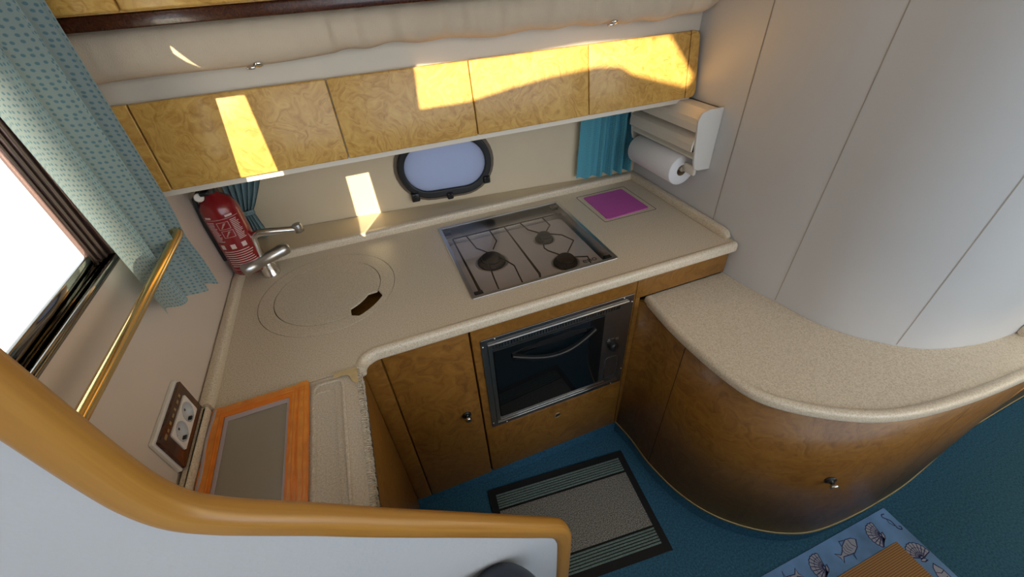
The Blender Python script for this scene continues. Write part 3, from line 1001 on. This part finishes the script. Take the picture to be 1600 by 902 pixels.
s1 = station(0.722, 0.625)
s2 = station(1.32, 0.186)
arc_strip(MB(), 0, s1, z0=0.083, off=0.0, thick=0.006).build('narrow_panel', BL, cc)
cd = arc_strip(MB(), s1, s2, z0=0.083, off=0.0, thick=0.006).build('door', BL, cc)
arc_strip(MB(), s2, 120, z0=0.083, off=0.0, thick=0.006).build('side_panel', BL, cc)
for s_ in (s1, s2):
    arc_strip(MB(), s_, s_, z0=0.083) if False else None
    a, b = lo_s[s_], up_s[s_]
    t = (lo_s[s_ + 1] - lo_s[s_ - 1]).normalized(); nn = Vector((t.y, -t.x))
    jm = MB()
    pa, pb = a + nn * 0.0006, b + nn * 0.0006
    jm.add([(pa.x - t.x * 0.001, pa.y - t.y * 0.001, 0.083), (pa.x + t.x * 0.001, pa.y + t.y * 0.001, 0.083), (pb.x + t.x * 0.001, pb.y + t.y * 0.001, 0.752), (pb.x - t.x * 0.001, pb.y - t.y * 0.001, 0.752)], [[0, 1, 2, 3]])
    jm.build('panel_joint', M['seam_wood'], cc)
arc_strip(MB(), 0, 120, z0=0.076, z1=0.084, off=0.003, thick=0.01).build('base_trim', M['gold'], cc)
st = station(0.995, 0.229)
kp = lo_s[st].lerp(up_s[st], 0.53)
t = (lo_s[st + 1] - lo_s[st - 1]).normalized()
latch(kp.x + t.y * 0.001, kp.y - t.x * 0.001, 0.435, cd, (t.y, -t.x, 0))
# upright end panel joining shelf and worktop
c4 = MB().box((0.694, FY - 0.008, 0.775), (1.048, FY + 0.010, 0.866), 0, 0.002)
c4.box((0.694, FY - 0.008, 0.082), (0.712, FY + 0.010, 0.775), 0, 0.002)
tag(c4.build('end_panel', BL), 'plain burl upright panel between oven cabinet and the lower stone shelf', 'panel')
# carpeted base of the curved cabinet
pl = MB()
pts2 = [(p.x, p.y) for p in lo_s]
sh = []
for i, p in enumerate(lo_s):
    t = (lo_s[min(i + 1, 120)] - lo_s[max(i - 1, 0)]).normalized()
    sh.append((p.x - t.y * 0.004, p.y + t.x * 0.004))
vs_ = []
for (x, y) in sh: vs_ += [(x + 0.006, y, 0.0), (x + 0.006, y, 0.078)]
pl.add(vs_, [[2 * i, 2 * i + 2, 2 * i + 3, 2 * i + 1] for i in range(len(sh) - 1)], 0, True)
struct(pl.build('baseboard_right', M['carpet']))

# shelf top
shf = thing('stone_shelf', 'pale speckled stone shelf curving below the white bulkhead', 'shelf', (1.1, 0.5, 0.74))
sp_ = [tuple(p) for p in smooth_path(shelf_e, 6)]
wq = [p for p in wp if p[1] < 0.84]
MB().slab([[(0.758, 0.829)] + sp_[4:] + [(2.9, 0.2715)] + [(p[0] - 0.001, p[1]) for p in reversed(wq) if p[0] < 2.9] + [(1.048, 0.829)]], 0.742, 0.765, 0.0).build('shelf_slab', ST, shf)
nz = [(x, y, 0.755) for (x, y) in smooth_path([(0.745, 0.822)] + shelf_e[1:], 6)]
MB().sweep(nz, rrect(0.026, 0.034, 0.012, 5)).build('shelf_edge', ST, shf)
up_ = [(p[0], p[1] - 0.012, 0.782) for p in wp if 1.55 < p[0] < 2.9]
MB().sweep(up_, rrect(0.022, 0.034, 0.009, 4)).build('shelf_upstand', ST, shf)

# ================================================================== UPPER LOCKERS
UB = M['burl']
ul = thing('wall_locker', 'long glossy honey burl wall locker with four flap doors above the porthole', 'locker', (0.28, 1.15, 1.26))
YT, YB = 1.160, 1.135      # the face leans outwards at the bottom


def lean_panel(x0, x1, z0, z1, th=0.014, y_t=YT, y_b=YB, zt=1.46, zb=1.28, bevel=0.003, mi=0, corner=None):
    mb = MB().box((x0, -th, z0), (x1, 0, z1), mi, bevel, 3)
    for v in mb.v:
        v.y += y_b + (y_t - y_b) * (v.z - zb) / (zt - zb) + 0.0
    return mb


bdy = MB().box((-0.478, -0.0, 1.262), (1.035, 0.10, 1.458), 0, 0.002)
for v in bdy.v:
    f_ = (v.z - 1.28) / 0.18
    v.y = (YB + (YT - YB) * f_ + 0.001) if v.y < 0.05 else 1.40 - 0.02
bdy.build('locker_body', M['gelcoat'], ul)
xs = [-0.438, -0.039, 0.310, 0.658, 1.005]
for i in range(4):
    lean_panel(xs[i] + 0.0012, xs[i + 1] - 0.0012, 1.278, 1.460).build('flap_door', UB, ul)
# rounded end pieces
fq = lambda: None
for (poly) in ([(-0.4795, 1.278), (-0.4395, 1.278), (-0.4395, 1.460), (-0.4795, 1.460)],
               [(1.0065, 1.278)] + arc2(1.026, 1.296, 0.018, -90, 0, 5) + arc2(1.020, 1.442, 0.018, 0, 90, 5) + [(1.0065, 1.460)]):
    e_ = MB().slab([poly], 0.0, 0.014, 0.002, frame=frame_xz(0.0))
    for v in e_.v:
        v.y += YB + (YT - YB) * (v.z - 1.28) / 0.18
    e_.build('end_cap', UB, ul)

# padded fabric roll above
fab = MB()


def roll_fn(u, v):
    x = -0.487 + u * 1.555
    # section: from the top edge forward, bulging down, tucked under to the back
    puck = 0.0045 * math.sin(75 * x + 3 * math.sin(7 * x)) + 0.003 * math.sin(31 * x + 1) + 0.0015 * math.sin(170 * x + 2 * math.sin(19 * x))
    sag = 0.005 * math.sin(5.1 * x + 0.6) + 0.003 * math.sin(13 * x) + (0.003 * math.sin(47 * x + 2 * math.sin(9 * x)) if x > 0 else 0)
    endr = 0.0
    if x > 0.98: endr = (x - 0.98) / 0.088
    k = math.sqrt(max(0.0, 1 - endr * endr))
    a = math.radians(100 + 230 * v)
    cy, cz = 1.125, 1.553
    ry, rz = 0.030, 0.043
    y = cy + ry * math.cos(a) * (0.5 + 0.5 * k) * 1.0
    z = cz + rz * math.sin(a) * (1 if math.sin(a) > 0 else k)
    front = max(0, -math.cos(a))
    y += -puck * front * (1 if x > 0.0 else 0.25)
    low_ = max(0, -math.sin(a))
    z += sag * low_ * k
    return (x, y, z)


fab.grid(roll_fn, 420, 28)
fb = fab.build('padded_valance', M['fabric'])
tag(fb, 'long cream padded fabric valance above the honey burl locker', 'valance')
for i, x in enumerate((-0.160, 0.712)):
    s_ = MB().lathe([(0.010, 0.0), (0.010, 0.003), (0.006, 0.005), (0, 0.006)], (x, 1.113, 1.510), (0, -0.5, -1), seg=18)
    s_.box((x - 0.022, 1.098, 1.503), (x - 0.006, 1.112, 1.509), 0, 0.002)
    tag(s_.build('snap_fastener', M['chrome']), ('chrome snap fastener under the valance, the one nearer the side window', 'chrome snap fastener under the valance, the one nearer the white bulkhead')[i], 'fastener')
# dark trim and top lockers
dt = MB().box((-0.489, 1.062, 1.594), (1.049, 1.16, 1.618), 0, 0.003)
tag(dt.build('dark_rail', M['burl_dark']), 'glossy dark walnut rail above the cream valance', 'rail')
tl = thing('top_locker', 'honey burl locker at the very top above the dark walnut rail', 'locker', (0.28, 1.1, 1.618))
MB().box((-0.489, 1.045, 1.6185), (1.049, 1.16, 2.0)).build('locker_body', UB, tl)
xs = [-0.489, -0.325, 0.10, 0.45, 0.80, 1.049]
for i in range(5):
    MB().box((xs[i] + 0.0015, 1.030, 1.6205), (xs[i + 1] - 0.0015, 1.045, 1.98), 0, 0.004).build('flap_door', UB, tl)

# ================================================================== PORTHOLE
po = thing('porthole', 'oval frosted porthole with black frame and toggle catches on the hull', 'porthole', tuple(hull(PS, PZ - 0.12)))
MB().slab([stadium(0.186, 0.130), stadium(0.163, 0.110)], 0.0, 0.006, 0.002, frame=FH).build('surround_ring', plain('bronze_ring', (0.16, 0.12, 0.085), 0.4), po)
MB().slab([stadium(0.174, 0.117), stadium(0.150, 0.088)], 0.0, 0.020, 0.005, frame=FH).build('port_frame', M['black'], po)
MB().slab([stadium(0.151, 0.089)], 0.004, 0.010, 0.0, frame=FH).build('frosted_pane', M['opal'], po)
for (ds, dz, s_) in ((-0.13, -0.098, 1.3), (0.0, -0.114, 1.0), (0.148, -0.072, 1.1), (0.0, 0.108, 1.0)):
    c = hull(PS + ds, PZ + dz, 0.018)
    cb_ = MB().box((c.x - 0.012 * s_, c.y - 0.012, c.z - 0.014 * s_), (c.x + 0.012 * s_, c.y + 0.010, c.z + 0.012 * s_), 0, 0.005)
    cb_.lathe([(0.007, 0.0), (0.006, 0.004), (0, 0.005)], (c.x, c.y - 0.012, c.z + 0.004), (0, -1, 0.3), seg=14)
    cb_.build('catch', M['black'], po)


# ================================================================== CURTAINS
def add_uv_scale(mb, su, sv):
    mb.uv = [[(a * su, b * sv) for (a, b) in q] if q else None for q in mb.uv]


cl = MB()


def curtL(u, v):
    # v=0 bottom, 1 top ; u=0 aft edge (near the viewer), 1 forward edge
    zt = 1.80
    zb = 1.135 - 0.085 * u + 0.012 * math.sin(u * 21)
    z = zb + (zt - zb) * v
    h = (z - 1.05) / 0.75
    y0 = 0.842 - 0.05 * h
    y1 = 1.092 - 0.085 * h
    y = y0 + (y1 - y0) * u
    amp = 0.004 + 0.020 * min(1, max(0, u - 0.22) * 3.0)
    x = -0.462 + 0.050 * h * u + amp * math.sin(2 * PI * (3.6 * u ** 1.15) + 2.2)
    y += 0.010 * math.cos(2 * PI * (3.6 * u ** 1.15) + 2.2)
    # pinched where the rail holds it
    pin = math.exp(-((z - 1.20) / 0.05) ** 2)
    x -= 0.008 * pin * u
    return (max(x + 0.006, -0.484), y, z)


cl.grid(curtL, 110, 40)
add_uv_scale(cl, 0.62, 0.92)
tag(cl.build('window_curtain', M['curtain_left']), 'pale blue dotted curtain gathered beside the bright side window', 'curtain')
cr = MB()


def curtR(u, v):
    z = 0.945 + 0.30 * v + 0.004 * math.sin(u * 30)
    s = 0.140 + 0.235 * u - 0.012 * (1 - v) * (1 - u)
    fr_ = 2 * PI * (0.6 + 5.2 * u ** 1.3)
    d = 0.030 + (0.007 + 0.018 * u) * math.sin(fr_) * (0.7 + 0.3 * (1 - v))
    if u < 0.35: d = d * 0.6 + 0.4 * 0.036
    p = hull(s, z, d)
    return p


cr.grid(curtR, 120, 20)
add_uv_scale(cr, 0.6, 0.5)
tag(cr.build('porthole_curtain', M['curtain_back']), 'short turquoise pleated curtain hanging beside the paper towel holder', 'curtain')
cc_ = MB()


def curtC(u, v):
    z = 0.93 + 0.33 * v
    zp = 1.030
    w = 0.024 + (0.046 * min(1, (z - zp) / 0.14) ** 0.8 if z > zp else 0.016 * (zp - z) / 0.1)
    c = -1.088 + (0.034 * min(1, (z - zp) / 0.12) if z > zp else 0.0)
    s = c + (u - 0.5) * 2 * w
    d = 0.045 + 0.012 * math.sin(2 * PI * 6 * u) * (0.5 + w * 6)
    return hull(s, z, d)


cc_.grid(curtC, 110, 30)
add_uv_scale(cc_, 0.35, 0.6)
cco = cc_.build('tied_curtain', M['curtain_corner'])
tag(cco, 'grey-blue tied curtain hanging behind the tap in the corner', 'curtain')
tb = [tuple(hull(-1.088 + 0.027 * math.cos(a), 1.030 + 0.003 * math.sin(a), 0.045 + 0.020 * math.sin(a))) for a in [2 * PI * i / 20 for i in range(20)]]
MB().sweep(tb, rrect(0.003, 0.016, 0.001, 2), closed=True).build('tie_band', M['curtain_corner'], cco)

# ================================================================== BRASS RAIL ON THE LEFT WALL
br = thing('grab_rail', 'polished brass grab rail running along the side wall under the window', 'rail', (-0.43, 0.8, 1.22))
MB().tube([(-0.437, 0.36, 1.218), (-0.432, 0.70, 1.218), (-0.432, 1.00, 1.219)] , 0.0095, seg=16).build('rail_tube', M['brass'], br)
MB().tube(smooth_path([(-0.432, 0.998, 1.219), (-0.436, 1.022, 1.219), (-0.455, 1.032, 1.215), (-0.487, 1.034, 1.21)], 5), 0.0095, seg=16).build('rail_end', M['brass'], br)

# ================================================================== SOCKET
sk = thing('double_socket', 'double white power socket in a dark burl plate on the side wall', 'socket', (-0.48, 0.687, 0.93))
A = (0.612, 0.762)
FX = frame_yz(LW)
MB().slab([rect2(0.606, 0.927, 0.764, 1.022, 0.004)], 0.0, 0.008, 0.002, frame=FX).build('backing_plate', M['socket'], sk)
MB().slab([rect2(0.611, 0.929, 0.762, 1.016, 0.003), rect2(0.640, 0.945, 0.742, 0.995, 0.004)], 0.008, 0.014, 0.001, frame=FX).build('burl_plate', M['burl_dark'], sk)
MB().slab([rect2(0.640, 0.945, 0.742, 0.995, 0.004), circle2(0.667, 0.970, 0.0205, 32), circle2(0.715, 0.970, 0.0205, 32)], 0.008, 0.0165, 0.001, frame=FX).build('socket_plate', M['socket'], sk)
for y in (0.667, 0.715):
    w_ = MB().lathe([(0.0, 0.0005), (0.0195, 0.0005), (0.0205, 0.0085)], (LW + 0.008, y, 0.970), (1, 0, 0), seg=32, capped=False)
    wo = w_.build('socket_well', M['porcelain'], sk)
    pn = MB()
    for d in (-0.0085, 0.0085):
        pn.lathe([(0.0028, 0), (0.0028, 0.0003)], (LW + 0.0085, y + d, 0.970), (1, 0, 0), seg=10)
    pn.build('pin_hole', M['black'], wo)
    MB().box((LW + 0.0085, y - 0.004, 0.9505), (LW + 0.0145, y + 0.004, 0.9535)).build('earth_clip', M['black'], wo)
gm = MB()
for k in range(7):
    y = 0.625 + k * 0.017
    gm.box((LW + 0.0138, y, 1.002), (LW + 0.0146, y + random.uniform(0.005, 0.012), 1.002 + random.uniform(0.004, 0.007)))
gm.build('gold_marks', M['gold'], sk)

# ================================================================== PAPER HOLDER
ph = thing('wrap_dispenser', 'ivory plastic kitchen wrap dispenser on the white bulkhead beside the turquoise curtain', 'dispenser', (1.0, 1.17, 1.06))
prof = [(1.049, 1.273), (0.995, 1.273), (0.972, 1.267), (0.961, 1.245), (0.972, 1.160), (0.979, 1.115), (0.986, 1.092), (1.000, 1.083), (1.049, 1.080)]
MB().slab([prof], 0.0, 0.008, 0.0015, frame=frame_xz(1.004)).build('end_panel', M['ivory_side'], ph)
MB().slab([prof], 0.0, 0.008, 0.0015, frame=frame_xz(1.348)).build('end_panel', M['ivory_side'], ph)
tier = MB()
# two stepped hoods, each a sloping top with a down-turned lip
for (zt, zl) in ((1.270, 1.232), (1.206, 1.170)):
    tier.slab([[(1.045, zt), (0.995, zt), (0.968, zl + 0.014), (0.963, zl), (0.963, zl - 0.022), (0.968, zl - 0.022), (0.970, zl - 0.002), (0.975, zl + 0.008), (0.998, zt - 0.006), (1.045, zt - 0.006)]], 0.0, 0.336, 0.0, frame=frame_xz(1.340))
tier.slab([[(1.045, 1.270), (1.045, 1.10), (1.038, 1.10), (1.038, 1.270)]], 0.0, 0.336, 0.0, frame=frame_xz(1.340))
tier.slab([[(0.985, 1.142), (0.978, 1.128), (0.978, 1.122), (1.040, 1.122), (1.040, 1.128)]], 0.0, 0.336, 0.0, frame=frame_xz(1.340))
tier.build('hood', M['ivory'], ph)
for (x_, z_) in ((0.972, 1.207), (0.974, 1.145)):
    MB().box((x_, 1.006, z_), (x_ + 0.05, 1.338, z_ + 0.003)).build('dark_gap_strip', M['groove'], ph)  # dark strip under each lip, painting in the shade of the gap
for z in (1.252, 1.188):
    MB().box((0.977, 1.17, z), (0.983, 1.20, z + 0.002), 0, 0.001).build('cutter_tab', M['porcelain'], ph)
MB().sweep([(1.0, 1.060, 1.066), (1.0, 1.30, 1.066)], circ(0.010, 12)).build('roll_spindle', M['ivory'], ph)
MB().box((0.994, 1.004, 1.062), (1.006, 1.075, 1.092), 0, 0.003).build('roll_arm', M['ivory'], ph)
MB().box((0.994, 1.335, 1.060), (1.006, 1.347, 1.092), 0, 0.003).build('roll_arm', M['ivory'], ph)
rl = thing('paper_towel_roll', 'white paper towel roll hanging below the ivory dispenser', 'paper roll', (0.985, 1.17, 1.01))
ring = [(0.0195, 0.0), (0.0195, 0.245)]
rb = MB().lathe([(0.0195, 0.0), (0.050, 0.0), (0.0520, 0.003), (0.0520, 0.242), (0.050, 0.245), (0.0195, 0.245)], (0.989, 1.052, 1.066), (0, 1, 0), seg=48, capped=False)
rb.build('paper', M['paper'], rl)
MB().lathe([(0.0185, 0.001), (0.0198, 0.0005), (0.0198, 0.244), (0.0185, 0.244), (0.0185, 0.001)], (0.989, 1.052, 1.066), (0, 1, 0), seg=32, capped=False).build('card_core', M['card'], rl)

# ================================================================== STAIR PARTITION AND HANDRAIL
px = [(-0.330, 2.1), (-0.330, 1.85), (-0.330, 1.62), (-0.330, 1.48), (-0.330, 1.37), (-0.329, 1.27), (-0.325, 1.215), (-0.312, 1.168), (-0.285, 1.128), (-0.250, 1.090), (-0.200, 1.038), (-0.127, 0.957), (-0.03, 0.856), (0.06, 0.762), (0.12, 0.699), (0.158, 0.660), (0.184, 0.628), (0.196, 0.590), (0.200, 0.540), (0.200, 0.30), (0.200, 0.0)]
pp = smooth_path(px, 5)
pt = MB().slab([[(x, z) for (x, z) in [(-0.489, 2.1)] + [tuple(p) for p in pp] + [(-0.489, 0.0)]]], -0.008, 0.008, 0.0, frame=frame_xz(0.346))
struct(pt.build('wall_front', M['vinyl']))
hr = MB().sweep([(x, 0.350, z) for (x, z) in pp], [(b, a) for (a, b) in rrect(0.036, 0.044, 0.015, 6)][::-1], up=(0, 1, 0))
hr.build('tmp', M['teak']) if False else None
hro = hr.build('wooden_handrail', M['teak'])
tag(hro, 'thick varnished blond wood handrail capping the white partition', 'handrail')

sb = MB().lathe([(0.0, 0.088), (0.03, 0.087), (0.06, 0.079), (0.082, 0.058), (0.092, 0.02), (0.092, 0.0)], (0.022, 0.255, 0.566), seg=40)
sb.lathe([(0.03, -0.555), (0.03, 0.0)], (0.022, 0.255, 0.566), seg=20)
tag(sb.build('padded_stool', M['navy']), 'dark navy domed padded stool top in front of the white partition', 'stool')

# ================================================================== MATS
# door mat
dm = thing('door_mat', 'grey door mat with black rubber border and striped bands on blue carpet', 'mat', (0.37, 0.57, 0.0))
m0, m1 = Vector((0.682, 0.736)), Vector((0.103, 0.793))
ex = (m0 - m1).normalized(); ey = Vector((-ex.y, ex.x))
W_, H_ = 0.582, 0.392


def DM(a, b): q = m1 + ex * a - ey * b; return (q.x, q.y)


def dq(a0, b0, a1, b1): return [DM(a0, b0), DM(a1, b0), DM(a1, b1), DM(a0, b1)]


MB().slab([dq(0, 0, W_, H_)], 0.001, 0.006, 0.0015).build('rubber_base', M['black_rubber'], dm)
MB().slab([dq(0.028, 0.092, W_ - 0.028, H_ - 0.092)], 0.005, 0.010, 0.001).build('pile_field', M['pile'], dm)
for b0 in (0.028, H_ - 0.028 - 0.056):
    sp2 = MB()
    for k in range(6):
        b = b0 + k * 0.0097
        sp2.slab([dq(0.028, b, W_ - 0.028, b + 0.0060)], 0.005, 0.009, 0.001)
    sp2.build('striped_band', M['stripe'], dm)
# sea-shell mat
sm = thing('seashell_mat', 'blue mat printed with shells and fish around a tan ribbed centre', 'mat', (1.2, -0.05, 0.0))
X0, X1, Y0, Y1 = 0.72, 1.438, -0.32, 0.172
MB().slab([rect2(X0, Y0, X1, Y1, 0.004)], 0.0005, 0.004, 0.001).build('mat_border', M['mat_blue'], sm)
MB().slab([rect2(X0 + 0.09, Y0 + 0.09, X1 - 0.075, Y1 - 0.093, 0.003)], 0.0035, 0.008, 0.001).build('ribbed_centre', M['sisal'], sm)
ink = MB()
ZI = 0.0043


def ribbon(pts, w=0.0022, closed=False, z=ZI, mi=0):
    ink.sweep([(x, y, z) for (x, y) in pts], rrect(w, 0.0008, 0.0003, 1), closed=closed, mi=mi)


def shell(cx, cy, s, rot):
    c, d = math.cos(rot), math.sin(rot)
    T = lambda x, y: (cx + s * (x * c - y * d), cy + s * (x * d + y * c))
    edge = []
    n_ = 9
    for i in range(n_ * 6 + 1):
        a = math.radians(15 + 150 * i / (n_ * 6))
        r = 1.0 + 0.055 * abs(math.sin(PI * i / 6)) - 0.10 * abs(math.cos(a)) ** 2
        edge.append((r * math.cos(a), r * math.sin(a) - 0.35))
    base = [(0.16, -0.42), (0.26, -0.52), (0.0, -0.60), (-0.26, -0.52), (-0.16, -0.42)]
    loop = edge[::-1]
    full = loop + base[::-1]
    ink.slab([[T(*p) for p in full]], ZI - 0.0006, ZI - 0.0002, mi=1)
    ribbon([T(*p) for p in full], 0.0026, True)
    for k in range(1, n_):
        a = math.radians(15 + 150 * k / n_)
        r = 0.95 - 0.10 * abs(math.cos(a)) ** 2
        ribbon([T(0.12 * math.cos(a), -0.36 + 0.1 * math.sin(a)), T(r * math.cos(a), r * math.sin(a) - 0.35)], 0.0024)
    for rr in (0.4, 0.7):
        ribbon([T(rr * math.cos(math.radians(a)), rr * math.sin(math.radians(a)) - 0.35) for a in range(20, 161, 14)], 0.0014)


def fish(cx, cy, s, rot):
    c, d = math.cos(rot), math.sin(rot)
    T = lambda x, y: (cx + s * (x * c - y * d), cy + s * (x * d + y * c))
    bdy_ = [(1.0, 0.0), (0.8, 0.22), (0.4, 0.38), (-0.1, 0.30), (-0.5, 0.12), (-0.75, 0.06), (-1.05, 0.32), (-0.95, 0.0), (-1.05, -0.28), (-0.72, -0.08), (-0.4, -0.20), (0.1, -0.36), (0.6, -0.28)]
    ink.slab([[T(*p) for p in bdy_]], ZI - 0.0006, ZI - 0.0002, mi=1)
    ribbon([T(*p) for p in bdy_], 0.0024, True)
    ribbon([T(0.55, 0.28), T(0.45, 0.0), T(0.55, -0.25)], 0.002)
    ribbon([T(0.3, 0.4), T(-0.05, 0.55), T(-0.2, 0.3)], 0.002)
    ribbon([T(0.0, -0.35), T(-0.2, -0.62), T(-0.1, -0.34)], 0.002)
    for k in range(4):
        ribbon([T(0.25 - 0.2 * k, 0.22), T(0.15 - 0.2 * k, 0.0), T(0.25 - 0.2 * k, -0.2)], 0.0016)


def horse(cx, cy, s, rot):
    c, d = math.cos(rot), math.sin(rot)
    T = lambda x, y: (cx + s * (x * c - y * d), cy + s * (x * d + y * c))
    ribbon([T(*p) for p in smooth_path([(0.5, 0.8), (0.2, 0.95), (0, 0.8), (0.1, 0.5), (0.2, 0.1), (0.0, -0.3), (-0.1, -0.6), (0.1, -0.85), (0.3, -0.7), (0.2, -0.55)], 4)], 0.0034)
    ribbon([T(*p) for p in [(0.1, 0.5), (-0.15, 0.2), (-0.1, -0.2), (0.0, -0.3)]], 0.002)


def motif(fn, name, *a):
    global ink
    ink = MB(); fn(*a); ink.build(name, [M['mat_ink'], M['mat_pale']], sm)


motif(shell, 'printed_shell', 1.325, 0.120, 0.044, math.radians(60))
motif(shell, 'printed_shell', 1.060, 0.122, 0.045, math.radians(55))
motif(shell, 'printed_shell', 1.395, 0.030, 0.045, math.radians(-10))
motif(shell, 'printed_shell', 1.400, -0.15, 0.045, math.radians(10))
motif(shell, 'printed_shell', 0.80, 0.12, 0.045, math.radians(40))
motif(fish, 'printed_fish', 1.195, 0.125, 0.052, math.radians(12))
motif(fish, 'printed_fish', 0.93, 0.125, 0.052, math.radians(190))
motif(fish, 'printed_fish', 1.398, -0.06, 0.052, math.radians(80))
motif(horse, 'printed_seahorse', 1.410, 0.125, 0.034, math.radians(20))

for o in list(bpy.data.objects):
    if '_o' in o: del o['_o']
